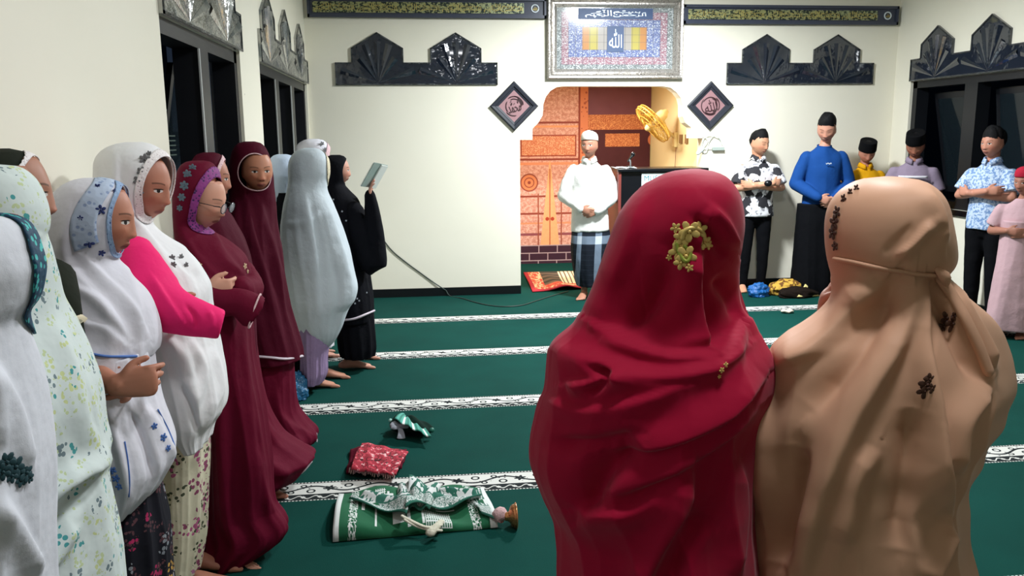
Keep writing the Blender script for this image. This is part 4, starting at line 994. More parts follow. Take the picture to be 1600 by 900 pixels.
class Loft:
    """closed-round garment from rows (py, x_left, x_right, half_depth[, Y]) measured on the photograph at depth Y"""
    def __init__(s, rows, Y, n=120, m=150, folds=(), seed=1, wobble=.004, wf=7, wavek=(5, 9, 13), strokes=(), power=2.0, hemwave=0):
        R = []
        for r in rows:
            yy = r[4] if len(r) > 4 else Y; a, b = at(r[1], r[0], yy), at(r[2], r[0], yy)
            c = (a+b)/2; R.append((c[0], c[1], c[2], max(np.linalg.norm(b-a)/2, .002), r[3]))
        Q = cr(R, m); s.n, s.m = n, m; rng = np.random.default_rng(seed)
        th = np.linspace(0, 2*PI, n, endpoint=False); s.T = th
        C, S_ = np.cos(th), np.sin(th); e = 2/power
        cx = np.sign(C)*np.abs(C)**e; sy = np.sign(S_)*np.abs(S_)**e
        z0, z1 = Q[0, 2], Q[-1, 2]; f = np.interp(Q[:, 2], *(np.array(folds).T[:, np.argsort(np.array(folds)[:, 0])])) if len(folds) else np.zeros(m)
        ph = rng.uniform(0, 6.28, len(wavek)); tw = rng.uniform(-1.2, 1.2, len(wavek)); aw = rng.uniform(.5, 1, len(wavek))
        P = np.zeros((m, n, 3))
        for j in range(m):
            w = sum(a*(1-np.abs(np.sin(k*th/2+p+t*Q[j, 2]*1.5+.35*np.sin(3*th+k)))**.8*2) for k, p, t, a in zip(wavek, ph, tw, aw))/max(len(wavek), 1)
            d = f[j]*w
            P[j, :, 0] = Q[j, 0]+cx*Q[j, 3]+C*d; P[j, :, 1] = Q[j, 1]+sy*np.maximum(Q[j, 4], .002)+S_*d; P[j, :, 2] = Q[j, 2]
            if hemwave: P[j, :, 2] += hemwave*(j/m)**6*np.sin(7*th+2*np.sin(2*th))
        A = P.reshape(-1, 3); cen = np.repeat(Q[:, :3], n, 0); rad = A-cen; rl = np.linalg.norm(rad, axis=1, keepdims=True); rad = rad/np.maximum(rl, 1e-6)
        d = wobble*wob(A, seed+50, wf*2.2, 3)*np.clip(rl[:, 0]/.05, 0, 1)
        if len(strokes):
            tocam = CO-cen; fr = (rad[:, :2]*tocam[:, :2]).sum(1) > -.25*np.linalg.norm(tocam, axis=1); d = d+strokes_disp(A, fr, strokes)
        A = A+rad*d[:, None]; s.P = A.reshape(m, n, 3); s.Q = Q
    def ev(s, th, v):                   # bilinear evaluation; th in radians, v in row index units
        x = (np.asarray(th)/(2*PI) % 1)*s.n; y = np.clip(v, 0, s.m-1.001); i = x.astype(int) % s.n; j = np.asarray(y).astype(int); fx = (x-np.floor(x))[:, None]; fy_ = (y-j)[:, None]
        P = s.P; i2 = (i+1) % s.n
        return (P[j, i]*(1-fx)+P[j, i2]*fx)*(1-fy_)+(P[j+1, i]*(1-fx)+P[j+1, i2]*fx)*fy_
    def vz(s, z):                       # row index at a height
        return float(np.interp(-z, -s.Q[:, 2], np.arange(s.m)))
    def build(s, name, mat, root, solid=.003, face=None, lace=None, topcap=True, botcap=False):
        n, m = s.n, s.m; V = s.P.reshape(-1, 3).copy(); Fc = []
        drop = np.zeros((m-1, n), bool)
        if face:
            a, wa, z, hz = face[:4]; a = math.radians(a); wa = math.radians(wa); vc = s.vz(z); hv = abs(s.vz(z-hz)-s.vz(z+hz))/2; skew = face[4] if len(face) > 4 else 0
            def loc(th, v):
                dt = (th-a+PI) % (2*PI)-PI; return dt/wa, (v-vc)/hv
            tm = s.T+PI/n; jj = np.arange(m-1)+.5; TT, JJ = np.meshgrid(tm, jj); e0, e1 = loc(TT, JJ)
            drop = e0**2+np.where(e1 > 0, np.abs(e1)**2.0, np.abs(e1)**2.3) < 1
            used = set(); kill = set()
            near = np.zeros((m, n), bool)
            for j in range(m-1):
                for i in range(n):
                    if drop[j, i]:
                        for q in ((j, i), (j, (i+1) % n), (j+1, i), (j+1, (i+1) % n)): near[q] = True
            js, is_ = np.where(near); th = s.T[is_]; e0, e1 = loc(th, js.astype(float)); r = np.sqrt(e0**2+np.abs(e1)**2); r = np.maximum(r, 1e-3)
            kp = np.zeros((m, n), bool)
            for j, i in zip(js, is_):       # touches a kept face?
                for dj, di in ((-1, -1), (-1, 0), (0, -1), (0, 0)):
                    jj2, ii2 = j+dj, (i+di) % n
                    if 0 <= jj2 < m-1 and not drop[jj2, ii2]: kp[j, i] = True
            sel = np.array([kp[j, i] for j, i in zip(js, is_)])
            js, is_, e0, e1, r = js[sel], is_[sel], e0[sel], e1[sel], r[sel]
            V[js*n+is_] = s.ev(a+e0/r*wa, vc+e1/r*hv)
        for j in range(m-1):
            for i in range(n):
                if not drop[j, i]: Fc.append((j*n+i, (j+1)*n+i, (j+1)*n+(i+1) % n, j*n+(i+1) % n))
        if topcap: Fc.append(tuple(range(n)))
        if botcap: Fc.append(tuple(range((m-1)*n, m*n))[::-1])
        used = sorted({i for f in Fc for i in f}); mp = np.full(len(V), -1); mp[used] = np.arange(len(used))
        o = mk(name, V[used], [tuple(mp[list(f)]) for f in Fc], mat, root, solid=solid)
        if face and lace:
            lm, wl, scal = lace[:3]; k = 144; c = lace[3] if len(lace) > 3 else None
            up_ = lace[4] if len(lace) > 4 else wl
            rows_ = []
            for jn, t in enumerate(np.linspace(0, 1, 7)):
                ph = np.linspace(0, 2*PI, k, endpoint=False); sc = 1+.0*ph
                ww = np.where(np.sin(ph) < 0, up_, wl); ee = .97+t*ww*(1+scal*np.abs(np.sin(ph*22)))
                Pq = s.ev(a+np.cos(ph)*ee*wa, vc+np.sin(ph)*ee*hv)
                cen = np.stack([np.interp(Pq[:, 2], s.Q[::-1, 2], s.Q[::-1, q]) for q in range(2)]+[Pq[:, 2]], 1)
                nr = Pq-cen; nr = nr/np.linalg.norm(nr, axis=1, keepdims=True); rows_.append(Pq+nr*(.0035+.002*(t < .1)))
            LV = np.vstack(rows_); LF = [(j*k+i, (j+1)*k+i, (j+1)*k+(i+1) % k, j*k+(i+1) % k) for j in range(6) for i in range(k)]
            tag(mk('lace_trim', LV, LF, lm, o, solid=.002), c)
        return o
def strip_on(loft, th0, th1, v0, v1, name, mat, parent, off=.004, nu=30, nv=10, path=None):
    """embroidered patch or trim lying on a garment, between two angles (degrees) and two heights"""
    V = []
    for j in range(nv+1):
        for i in range(nu+1):
            th = math.radians(th0+(th1-th0)*i/nu); z = v0+(v1-v0)*j/nv; p = loft.ev(np.array([th]), np.array([loft.vz(z)]))[0]
            c = np.array([np.interp(-z, -loft.Q[:, 2], loft.Q[:, 0]), np.interp(-z, -loft.Q[:, 2], loft.Q[:, 1]), z]); V.append(p+unit(p-c)*off)
    return mk(name, V, [(j*(nu+1)+i, j*(nu+1)+i+1, (j+1)*(nu+1)+i+1, (j+1)*(nu+1)+i) for j in range(nv) for i in range(nu)], mat, parent, solid=.0015)
def garment(root, name, mat, tubes, voxel=.009, wobble=.006, wf=16, smooth=3, seed=1, strokes=(), amp2=0):
    """shirt, trousers or sleeve: tubes merged into one continuous cloth surface with soft folds"""
    mb = MB()
    for t in tubes: mb.tube(*t[:2], **(t[2] if len(t) > 2 else {}))
    me = remeshed(mb, voxel, smooth); P = mesh_np(me); N = np.empty(len(P)*3); me.vertices.foreach_get('normal', N); N = N.reshape(-1, 3)
    Pw = P*np.array([1, 1, .55]); w = wob(Pw, seed, wf, 3); w = (1-2*np.abs(w))*.6+w*.4
    d = wobble*w
    if len(strokes): d = d+strokes_disp(P, (N*(CO-P)).sum(1) > 0, strokes)
    mesh_set(me, P+N*d[:, None]); return link_mesh(name, me, mat, root)

# poses: (elbow, wrist, hand) per side in the figure's own frame: right, forward, up from the ground, for a 1.58 m eye height
POSE = {
 'clasp': (((-.255, .00, 1.05), (-.075, .175, .905), (1, .25, -.35), (.2, -1, .1), (0, .6, .8), .5),
           ((.255, .00, 1.05), (.085, .190, .93), (-1, .25, -.35), (-.2, -1, .1), (0, .6, .8), .6)),
 'fold': (((-.25, .00, 1.06), (-.07, .17, 1.06), (1, .3, .0), (.2, -1, -.1), (0, .2, 1), .6),
          ((.25, .00, 1.06), (.07, .195, 1.09), (-1, .2, -.05), (-.2, -1, 0), (0, .2, 1), .6)),
 'crossed': (((-.235, .08, 1.10), (.09, .19, 1.13), (1, -.25, .15), (0, -1, 0), (0, .1, 1), .6),
             ((.235, .08, 1.10), (-.09, .225, 1.155), (-1, -.35, .1), (0, -1, 0), (0, .1, 1), .6)),
 'down': (((-.24, -.01, 1.08), (-.25, .05, .84), (0, .15, -1), (1, 0, 0), (0, 1, 0), .5),
          ((.24, -.01, 1.08), (.25, .05, .84), (0, .15, -1), (-1, 0, 0), (0, 1, 0), .5)),
}
class Man:
    def __init__(s, px, pytop, Y, yaw, head_yaw, pitch, label, tone='a8745a', pose='fold', group=None, footx=None, spread=.11, sc=None, closed=True, kid=1.0, headk=1.0, sw=.175):
        s.Y = Y; top = at(px, pytop, Y)
        # the crown is 0.122 s above the eyes
        s.s = (top[2])/(1.58+.122); s.s = s.s if sc is None else sc; s.hs = s.s*headk*1.07
        s.H = np.array([top[0], Y, top[2]-.122*s.hs]); s.hax = head_axes(head_yaw, pitch)
        s.f = hd(math.radians(yaw)); s.r = np.cross(s.f, (0, 0, 1)); s.up = np.array([0, 0, 1.]); s.yaw = yaw
        s.c = np.array([s.H[0], s.H[1], 0])-s.f*.035*s.s if footx is None else np.array([footx, Y, 0])
        s.root = empty('person', s.c, label, 'person', group)
        s.feet = [s.c-s.r*spread*s.s-s.f*.03, s.c+s.r*spread*s.s-s.f*.03]
        s.nb = np.array([s.H[0], s.H[1], s.H[2]-.164*s.s])-s.f*.035*s.s
        zs = (s.nb[2])/1.39; s.sw = sw; s.arms = []; s.S = []
        for q, A in zip((-1, 1), POSE[pose]):
            g_ = lambda v: np.array([s.nb[0], s.nb[1], 0])+s.r*v[0]*s.s+s.f*(v[1]+.0)*s.s+s.up*v[2]*zs
            dv = lambda v: s.r*v[0]+s.f*v[1]+s.up*v[2]
            s.arms.append((g_(A[0]), g_(A[1]), (dv(A[2]), dv(A[3]), dv(A[4]), A[5]))); s.S.append(s.nb-s.up*.086*s.s+s.r*q*(sw-.012)*s.s)
        s.pel = np.array([s.nb[0]*.62+s.c[0]*.38, s.nb[1]*.62+s.c[1]*.38, s.nb[2]*.645])
        body(s.root, s.H, s.hax, s.feet, yaw, s.s, s.arms, skin(tone, '8a5048', 0 if closed else 1), .0065, sw=sw-.016, slim=.88, toes=[s.f-s.r*.25, s.f+s.r*.25], hs=s.hs, nbk=.164, sdrop=.088)
    def P(s, r, f, u): return s.pel*np.array([1, 1, 0])+s.r*r*s.s+s.f*f*s.s+s.up*u*s.s
    def shirt(s, mat, hem=.80, sleeve=1.0, fat=1.0, name='shirt', wr=.05, wobble=.006, seed=1, loose=1.0, wf=17, collar=None, strokes=()):
        k = s.s; n, p, up = s.nb, s.pel, s.up; L = n-p
        hemp = np.array([p[0]*.9+s.c[0]*.1, p[1]*.9+s.c[1]*.1, hem*k])
        T = [([hemp, hemp*.7+p*.3+L*.08, p+L*.30, p+L*.62, p+L*.84, n-up*.016*k, n+up*.006*k],
              [(.185*k*fat, .13*k*fat), (.180*k*fat, .130*k*fat), (.168*k*fat, .125*k*fat), (.175*k*fat, .125*k*fat), ((s.sw-.005)*k, .095*k), (.085*k, .072*k), (.066*k, .064*k)], dict(n=28, side=s.r, res=26, cap=False))]
        for S, A in zip(s.S, s.arms):
            E, Wr = A[0], A[1]
            if sleeve >= 1: T += [([S-up*.01, S*.5+E*.5, E], [.060*k*loose, .062*k*loose, .058*k*loose], dict(n=16)), ([E, E*.5+Wr*.5, E*(.06)+Wr*.94], [.060*k*loose, .055*k*loose, wr*k], dict(n=16))]
            else: T += [([S+up*.035*k, S-up*.005, S+(E-S)*sleeve*.5, S+(E-S)*sleeve], [.045*k, .066*k*loose, .069*k*loose, .075*k*loose], dict(n=16, cap=False))]
        o = garment(s.root, name, mat, T, .010*max(k, .8), wobble, wf, 3, seed, strokes)
        if collar is not None:
            c = n+up*.012*k+s.f*.010*k; mb = MB(); V = []; m_ = 28
            for j, (r, z) in enumerate(((.064, .012), (.060, .040), (.066, .036), (.082, -.006))):
                for i in range(m_+1):
                    a = PI/2+.22+(2*PI-.44)*i/m_; dip = -.028*max(0, math.sin(a))**2
                    V.append(c+s.r*r*k*math.cos(a)+s.f*r*k*math.sin(a)*1.02+up*(z+dip)*k)
            w_ = m_+1
            mk('collar', V, [(j*w_+i, j*w_+i+1, (j+1)*w_+i+1, (j+1)*w_+i) for j in range(3) for i in range(m_)], collar, o, solid=.003)
            pts = []
            for u in np.linspace(1.30, hem+.05, 6):     # buttons down the placket, seated on the cloth
                pts.append(u)
        return o
    def trousers(s, mat, fat=1.0, ankle=.052, top=.98, name='trousers', seed=3, end=.07):
        k = s.s; p, up = s.pel, s.up; T = [([p+up*(top*k-p[2]), p+up*.02, p-up*.08*k], [(.150*k, .105*k), (.160*k, .115*k), (.150*k, .110*k)], dict(n=22, side=s.r))]
        for i, q in enumerate((-1, 1)):
            hp = p+s.r*q*.085*k-up*.03*k; a = np.array([s.feet[i][0], s.feet[i][1], end*k]); kn = hp*.48+a*.52+s.f*.02*k
            T.append(([hp, hp*.55+kn*.45, kn, kn*.5+a*.5, a], [.096*k*fat, .086*k*fat, .068*k*fat, .062*k*fat, ankle*k*fat], dict(n=18)))
        return garment(s.root, name, mat, T, .010*max(k, .8), .005, 15, 3, seed)
HAIR = G('black_hair'); _P = HAIR.obj(); HAIR = HAIR.done((.004, .004, .005), .6, spec=.2, bump=HAIR.noise(HAIR.vm('MULTIPLY', _P, (1, 1, .3)), 160, 3, .7), bs=.8, bd=.006)
SONG = cloth('black_velvet_cap', '09090c', crumple=.1)
# ------------------------------------------------------------------ surface ornaments
def surf_pick(loft, px, py, off=.003):
    """the point of a garment that the photograph shows at a pixel, with its outward normal"""
    A = loft.P.reshape(-1, 3); q = proj(A); cen = np.repeat(loft.Q[:, :3], loft.n, 0); nr = A-cen; nr /= np.maximum(np.linalg.norm(nr, axis=1, keepdims=True), 1e-6)
    fr = ((CO-A)*nr).sum(1) > 0; d = np.hypot(q[:, 0]-px, q[:, 1]-py)+np.where(fr, 0, 1e6)
    i = np.argsort(d)[:4]; w = 1/(d[i]+.3); w /= w.sum(); return (A[i]*w[:, None]).sum(0)+unit((nr[i]*w[:, None]).sum(0))*off, unit((nr[i]*w[:, None]).sum(0))
def flowers(name, loft, spots, mat, parent, petals=5, leafy=0, seed=1, label=None):
    """embroidered flowers lying on a garment, one part per cluster of touching flowers"""
    rng = random.Random(seed); placed = []
    for px, py, r in spots: placed.append((*surf_pick(loft, px, py), r))
    grp = list(range(len(placed)))
    for i in range(len(placed)):
        for k in range(i):
            if np.linalg.norm(placed[i][0]-placed[k][0]) < (placed[i][2]+placed[k][2])*1.35:
                a, b = grp[i], grp[k]; grp = [b if g_ == a else g_ for g_ in grp]
    if len(set(grp)) > 12: grp = [0]*len(grp)
    for gi in sorted(set(grp)):
        mb = MB()
        for (p, n, r), g_ in zip(placed, grp):
            if g_ != gi: continue
            u = unit(np.cross(n, (0, 0, 1))); v = np.cross(n, u); a0 = rng.uniform(0, 6.28)
            for k in range(petals):
                a = a0+2*PI*k/petals; e = u*math.cos(a)+v*math.sin(a); V, Fc = sphere((0, 0, 0), 1, 8, 6); V = np.array(V); t = np.cross(n, e)
                mb.add(p+e*r*.62+np.outer(V[:, 0]*r*.48, e)+np.outer(V[:, 1]*r*.34, t)+np.outer(V[:, 2]*.0012, n), Fc)
            V, Fc = sphere(p+n*.001, r*.2, 8, 6); mb.add(V, Fc)
        o = tag(mb.build(name, mat, parent, smooth=True), label)
        if len(placed) > 12: tag(o, kind='stuff') if False else None
    return o
def surf_tube(name, loft, pts, r, mat, parent, off=.003, res=40, flat=1.0):
    P = [surf_pick(loft, x, y, off)[0] for x, y in pts]; return MB().tube(P, r, 8, res=res, flat=flat).build(name, mat, parent, smooth=True)
def tuck(bo, lofts, H, hax, hs, yaw, wa, keep, k=.90):
    """keep the covered parts of a body beneath the cloth"""
    off = np.array(wloc(bo)); P = mesh_np(bo.data)+off; hl = (P-H)/hs; hl = np.stack([hl@hax[0], hl@hax[1], hl@hax[2]], 1)
    ishead = np.linalg.norm(hl, axis=1) < .15
    face = ishead & (hl[:, 1] > .0) & (hl[:, 2] < .085)
    ok = np.zeros(len(P), bool)
    for a, b in keep:
        dd = b-a; t = np.clip((P-a)@dd/(dd@dd+1e-9), 0, 1); ok |= np.linalg.norm(P-(a+t[:, None]*dd), axis=1) < .075
    R_ = np.zeros(len(P)); best = np.full(len(P), -1.0); C = np.zeros((len(P), 2))
    for L in lofts:
        zs = L.Q[::-1, 2]; inz = (P[:, 2] < zs[-1]+.05) & (P[:, 2] > zs[0])
        g_ = lambda q: np.interp(P[:, 2], zs, L.Q[::-1, q])
        cx, cy, A_, B_ = g_(0), g_(1), np.maximum(g_(3)-.008, .004), np.maximum(g_(4)-.008, .004)
        r = np.hypot((P[:, 0]-cx)/A_, (P[:, 1]-cy)/B_); ar = A_*B_
        m_ = inz & (ar > best); best[m_] = ar[m_]; R_[m_] = r[m_]; C[m_, 0] = cx[m_]; C[m_, 1] = cy[m_]
    lim = np.where(ishead, .97, k); lim = np.where(face, 9, lim)
    m_ = (best > 0) & (R_ > lim) & ~ok
    P[m_, :2] = C[m_]+(P[m_, :2]-C[m_])*(lim[m_]/R_[m_])[:, None]
    top = max(L.Q[0, 2] for L in lofts)-.006; P[:, 2] = np.where(ishead & (P[:, 2] > top), top, P[:, 2])
    mesh_set(bo.data, P-off)
DARKC = cloth('black_dress_cloth', '0b0c12', crumple=.4)
def woman(label, hx, hy, Y, yaw, pitch, s, scarf, scarf_mat, skirt=None, skirt_mat=None, face=(50, .085), lace=None, arms=(None, None), feet=None, tone='a8745a', body_yaw=None, sfold=.012, kfold=.02, seed=1, strokes=(), kstrokes=(), n=120, m=130, scarf_name='headscarf', skirt_name='skirt', eye_open=1, roll=0, wavek=(5, 9, 13), fz=-.006, voxel=.006, kY=None, toes=None, lip='8a4a44', slim=.7, group=None):
    hs_ = s*.955; hax = head_axes(yaw, pitch, roll); H = np.array(at(hx, hy, Y))+hd(math.radians(yaw))*.024; by = yaw if body_yaw is None else body_yaw
    f = hd(math.radians(by)); rt = np.cross(f, (0, 0, 1)); fy_ = kY or Y
    if feet is None:
        b = skirt[-1] if skirt else scarf[-1]; c = (at(b[1], b[0], fy_)+at(b[2], b[0], fy_))/2
        feet = [c-rt*.08-f*.05, c+rt*.08-f*.05]
    base = (np.array(feet[0])+np.array(feet[1]))/2; base[2] = 0
    root = empty('person', base, label, 'person', group)
    bo = body(root, H, hax, feet, by, s, arms, skin(tone, lip, eye_open), voxel, slim=slim, sw=.135, toes=toes, hs=hs_)
    z0 = H[2]+.06*s; zz = H[2]-.12*s; ze = H[2]-.5*s
    L = Loft(scarf, Y, n, m, [(z0, 0), (zz, .000), (zz-.15, sfold*.5), (ze, sfold)], seed, .0035, 7, wavek, strokes)
    so = L.build(scarf_name, scarf_mat, root, face=(yaw, face[0], H[2]+fz*s, face[1]*s), lace=lace)
    K = None
    if skirt:
        zt = at(skirt[0][1], skirt[0][0], fy_)[2]
        K = Loft(skirt, fy_, n, m, [(zt, kfold*.25), (0, kfold)], seed+7, .004, 5, wavek, kstrokes)
        ko = K.build(skirt_name, skirt_mat, root)
    keep = []
    for A_ in arms:
        if A_ is not None and len(A_) > 2: keep += [(A_[0]*.25+A_[1]*.75, A_[1]), (A_[1], A_[1]+unit(A_[2][0])*.17*s)]
    tuck(bo, [L]+([K] if K else []), H, hax, hs_, yaw, face[0], keep)
    return dict(root=root, H=H, L=L, K=K, so=so, hax=hax, f=f, r=rt)

# ------------------------------------------------------------------ the two in the foreground
CRIM = cloth('crimson_cloth', 'a20632', rough=.7, sheen=.12, crumple=.16, cs=9)
BEIG = cloth('beige_satin', 'cfa286', rough=.5, crumple=.05, cs=7)
GOLD = plain('gold_embroidery', 'e6c878', .35, metal=.25)
crows = [(264, 1078, 1094, 0.015), (267, 1058, 1110, 0.050), (274, 1038, 1126, 0.085), (290, 1012, 1141, 0.115), (312, 993, 1150, 0.132), (345, 973, 1154, 0.135), (380, 958, 1151, 0.122), (412, 946, 1148, 0.105), (445, 934, 1152, 0.090), (475, 918, 1163, 0.088), (500, 900, 1173, 0.095), (528, 868, 1189, 0.125), (552, 860, 1199, 0.160), (580, 855, 1202, 0.185), (612, 850, 1198, 0.195), (645, 838, 1184, 0.195), (697, 829, 1176, 0.190), (733, 834, 1171, 0.190), (783, 856, 1170, 0.190), (815, 872, 1170, 0.190), (850, 877, 1172, 0.200), (900, 877, 1177, 0.210), (1000, 870, 1190, 0.220), (1200, 860, 1215, 0.240), (1400, 850, 1235, 0.260)]
cst = [([(1010, 300), (985, 380), (960, 450), (938, 520)], 0.019, 22, .5),
       ([(1092, 395), (1080, 440), (1083, 500), (1098, 545)], 0.040, 26, .75),
       ([(1050, 405), (1040, 450), (1010, 490), (960, 520)], -0.028, 18, .3),
       ([(930, 500), (985, 528), (1050, 548), (1105, 540), (1160, 505)], 0.034, 14, .8),
       ([(1120, 430), (1150, 470), (1160, 500)], -0.022, 14, .2),
       ([(870, 545), (930, 558), (1000, 580), (1070, 575), (1150, 540)], 0.031, 22, .5),
       ([(935, 570), (960, 585), (925, 612)], -0.031, 8, .0), ([(890, 600), (935, 596), (990, 572)], 0.025, 12, .6),
       ([(1110, 320), (1135, 350), (1148, 390)], 0.016, 14, .6), ([(1085, 340), (1110, 365), (1135, 400)], -0.016, 10, .2),
       ([(1190, 590), (1120, 650), (1040, 690), (950, 705)], 0.025, 20, .7), ([(1180, 640), (1100, 700), (1030, 740), (960, 770)], 0.022, 18, .6),
       ([(1000, 690), (950, 740), (910, 800)], -0.037, 22, .3), ([(850, 620), (920, 640), (1000, 625), (1060, 600)], 0.016, 16, .6),
       ([(870, 690), (930, 690), (1000, 675)], -0.016, 12, .3),
       ([(1075, 730), (1065, 790), (1030, 860), (1000, 930)], 0.031, 20, .6), ([(1100, 800), (1070, 860), (1050, 930)], -0.025, 18, .2),
       ([(900, 800), (980, 800), (1040, 760)], 0.022, 18, .6), ([(1150, 720), (1155, 800), (1150, 900)], 0.019, 16, .5)]
cr1 = woman('person seen from behind in crimson headscarf with gold embroidery, in the foreground', 1070, 350, 1.65, 78, 4, .93, crows, CRIM, face=(44, .075), n=300, m=340, sfold=.016, seed=11, strokes=cst, wavek=(4, 7, 11), tone='b07a60', voxel=.008, feet=[np.array([.52, 1.62, 0]), np.array([.68, 1.62, 0])], body_yaw=80)
L = cr1['L']; so = cr1['so']
MBg = [(1077, 362, .020), (1066, 372, .016), (1092, 360, .016), (1100, 378, .014), (1060, 392, .018), (1072, 400, .020), (1064, 410, .014), (1056, 356, .010), (1106, 384, .009), (1046, 402, .006), (1077, 418, .008), (1062, 384, .014)]
flowers('gold_embroidery', L, MBg, GOLD, so, 5, seed=3, label='gold floral embroidery')
surf_tube('embroidery_loop', L, [(1066, 372), (1070, 360), (1084, 356), (1096, 362), (1100, 374)], .0045, GOLD, so, .004)
surf_tube('embroidery_loop', L, [(1057, 380), (1062, 398), (1072, 408), (1078, 396), (1070, 384)], .004, plain('green_gold_thread', '8f9a3c', .4, metal=.3), so, .004)
flowers('gold_embroidery', L, [(1126, 578, .006), (1132, 570, .006), (1122, 588, .004)], GOLD, so, 5, seed=5, label='tiny gold sprig on shoulder')
brows = [(276, 1382, 1400, 0.015), (279, 1362, 1419, 0.050), (286, 1344, 1436, 0.085), (300, 1324, 1452, 0.112), (320, 1309, 1463, 0.128), (348, 1301, 1470, 0.135), (378, 1299, 1476, 0.132), (402, 1300, 1479, 0.120), (417, 1302, 1476, 0.106), (430, 1305, 1467, 0.094), (442, 1306, 1472, 0.096), (456, 1310, 1492, 0.104), (472, 1309, 1512, 0.112), (492, 1290, 1533, 0.124), (512, 1258, 1546, 0.138), (532, 1226, 1553, 0.152), (560, 1207, 1560, 0.168), (603, 1196, 1562, 0.186), (635, 1186, 1549, 0.192), (662, 1181, 1541, 0.195), (690, 1180, 1518, 0.195), (722, 1178, 1509, 0.190), (754, 1178, 1490, 0.190), (793, 1179, 1493, 0.190), (843, 1179, 1495, 0.190), (900, 1180, 1508, 0.200), (1000, 1175, 1520, 0.210), (1200, 1160, 1545, 0.230), (1420, 1150, 1570, 0.250)]
bst = [([(1305, 407), (1350, 416), (1400, 426), (1466, 432)], -0.007, 6, .0),
       ([(1466, 432), (1490, 470), (1520, 520), (1545, 575)], 0.030, 13, .2), ([(1452, 440), (1475, 490), (1500, 540), (1530, 600)], -0.025, 11, .2),
       ([(1440, 290), (1464, 330), (1474, 380)], 0.016, 12, .4), ([(1430, 395), (1450, 375), (1470, 350)], -.006, 9, .2), ([(1400, 400), (1425, 378), (1450, 345)], 0.016, 8, .5), ([(1380, 395), (1400, 375), (1425, 350)], -.004, 7, .3),
       ([(1380, 440), (1330, 500), (1280, 545), (1220, 570)], 0.043, 22, .6), ([(1400, 445), (1370, 510), (1330, 575), (1270, 640)], -0.032, 20, .3),
       ([(1425, 450), (1410, 520), (1370, 600), (1330, 680), (1290, 780), (1255, 900)], 0.043, 24, .5), ([(1250, 700), (1240, 780), (1215, 880)], -0.048, 20, .2),
       ([(1445, 440), (1445, 540), (1462, 640), (1465, 720), (1480, 800)], 0.035, 14, .5), ([(1370, 700), (1340, 760), (1320, 850)], 0.029, 20, .4), ([(1430, 640), (1425, 740), (1410, 860)], -0.032, 22, .2),
       ([(1480, 820), (1465, 860), (1445, 905)], 0.032, 10, .3), ([(1190, 600), (1200, 700), (1195, 800)], 0.024, 18, .4), ([(1540, 600), (1500, 660), (1490, 740)], 0.029, 16, .3)]
HB = at(1385, 352, 1.6)
wr = np.array(at(1286, 508, 1.76)); el = np.array(at(1340, 690, 1.72)); upv = np.array([0, 0, 1.])
be = woman('person from behind in beige satin headscarf tied at the nape, hand at the cheek', 1385, 352, 1.6, 100, 2, .93, brows, BEIG, face=(44, .075), n=300, m=340, sfold=.018, seed=23, strokes=bst, wavek=(4, 7, 11), tone='c08c7a', voxel=.005, feet=[np.array([.90, 1.58, 0]), np.array([1.06, 1.58, 0])], body_yaw=98,
           arms=((el, wr, (np.array([-.05, -.15, 1.0]), np.array([.75, -.65, .1]), np.array([.6, .6, .1]), .75)), None))
L = be['L']; so = be['so']
BROWNE = plain('dark_brown_embroidery', '4a2c20', .5)
flowers('brown_embroidery', L, [(1310, 330, .013), (1305, 348, .016), (1302, 365, .014), (1320, 310, .010), (1340, 292, .008), (1330, 300, .008), (1306, 385, .010)], BROWNE, so, 5, seed=8, label='dark brown embroidered flowers near the face edge')
flowers('brown_embroidery', L, [(1478, 497, .016), (1486, 506, .018), (1474, 510, .014), (1490, 494, .010)], BROWNE, so, 5, seed=9, label='dark brown embroidered flower between the shoulder folds')
flowers('brown_embroidery', L, [(1448, 600, .017), (1444, 610, .015), (1452, 592, .012), (1455, 606, .010)], BROWNE, so, 5, seed=10, label='dark brown embroidered flower on the back')
surf_tube('nape_cord', L, [(1308, 404), (1335, 409), (1370, 417), (1410, 424), (1445, 429), (1466, 430)], .0045, BEIG, so, .006)
kn = surf_pick(L, 1466, 430)[0]
MB().tube([kn+np.array([-.012, -.01, .012]), kn+np.array([.0, -.015, .0]), kn+np.array([.012, -.004, -.016])], [.006, .011, .007], 12).build('nape_knot', BEIG, so, smooth=True)
surf_tube('tie_end', L, [(1468, 434), (1486, 462), (1508, 500), (1528, 540), (1542, 580)], .011, BEIG, so, .002)

# ------------------------------------------------------------------ the row along the left wall, nearest first
W1 = cloth('white_cotton', 'dfe2ea', crumple=.3)
W2 = sprig('pale_sprigged_cotton', (.66, .74, .72), [srgb('4f9fa0'), srgb('cbd59a'), srgb('74868c')], 27, 1.0, leaf=srgb('c4d2a4'), thr=.42, leafscale=2.2)
W3 = cloth('white_jersey', 'dad9e2', crumple=.3); W4 = cloth('bright_white_cotton', 'e6e6e8', crumple=.25)
OLIV = cloth('dark_olive_cloth', '23271f', crumple=.3)
MARO = cloth('maroon_cloth', '5e0a26', rough=.75, crumple=.3); MARO2 = cloth('deep_maroon_cloth', '4a0a20', rough=.75, crumple=.3)
def lace_mat(name, a, b, sc=120, thr=.35):
    g = G(name); P = g.obj(); d, c = g.voro(P, sc); return g.done(g.mix(g.lt(d, thr, .05), a, b), .7, bump=d, bs=.5, bd=.003)
TEALL = lace_mat('teal_sequin_lace', '12415c', '45b8b4', 90, .36)
BLUEL = lace_mat('blue_scalloped_lace', '8fa9cc', '3d568e', 110, .24)
BLUEP = lace_mat('pale_blue_lace_panel', 'b4c3da', '8a9cc0', 60, .3)
PURPL = lace_mat('purple_crochet_lace', '84307a', '34184e', 90, .33)
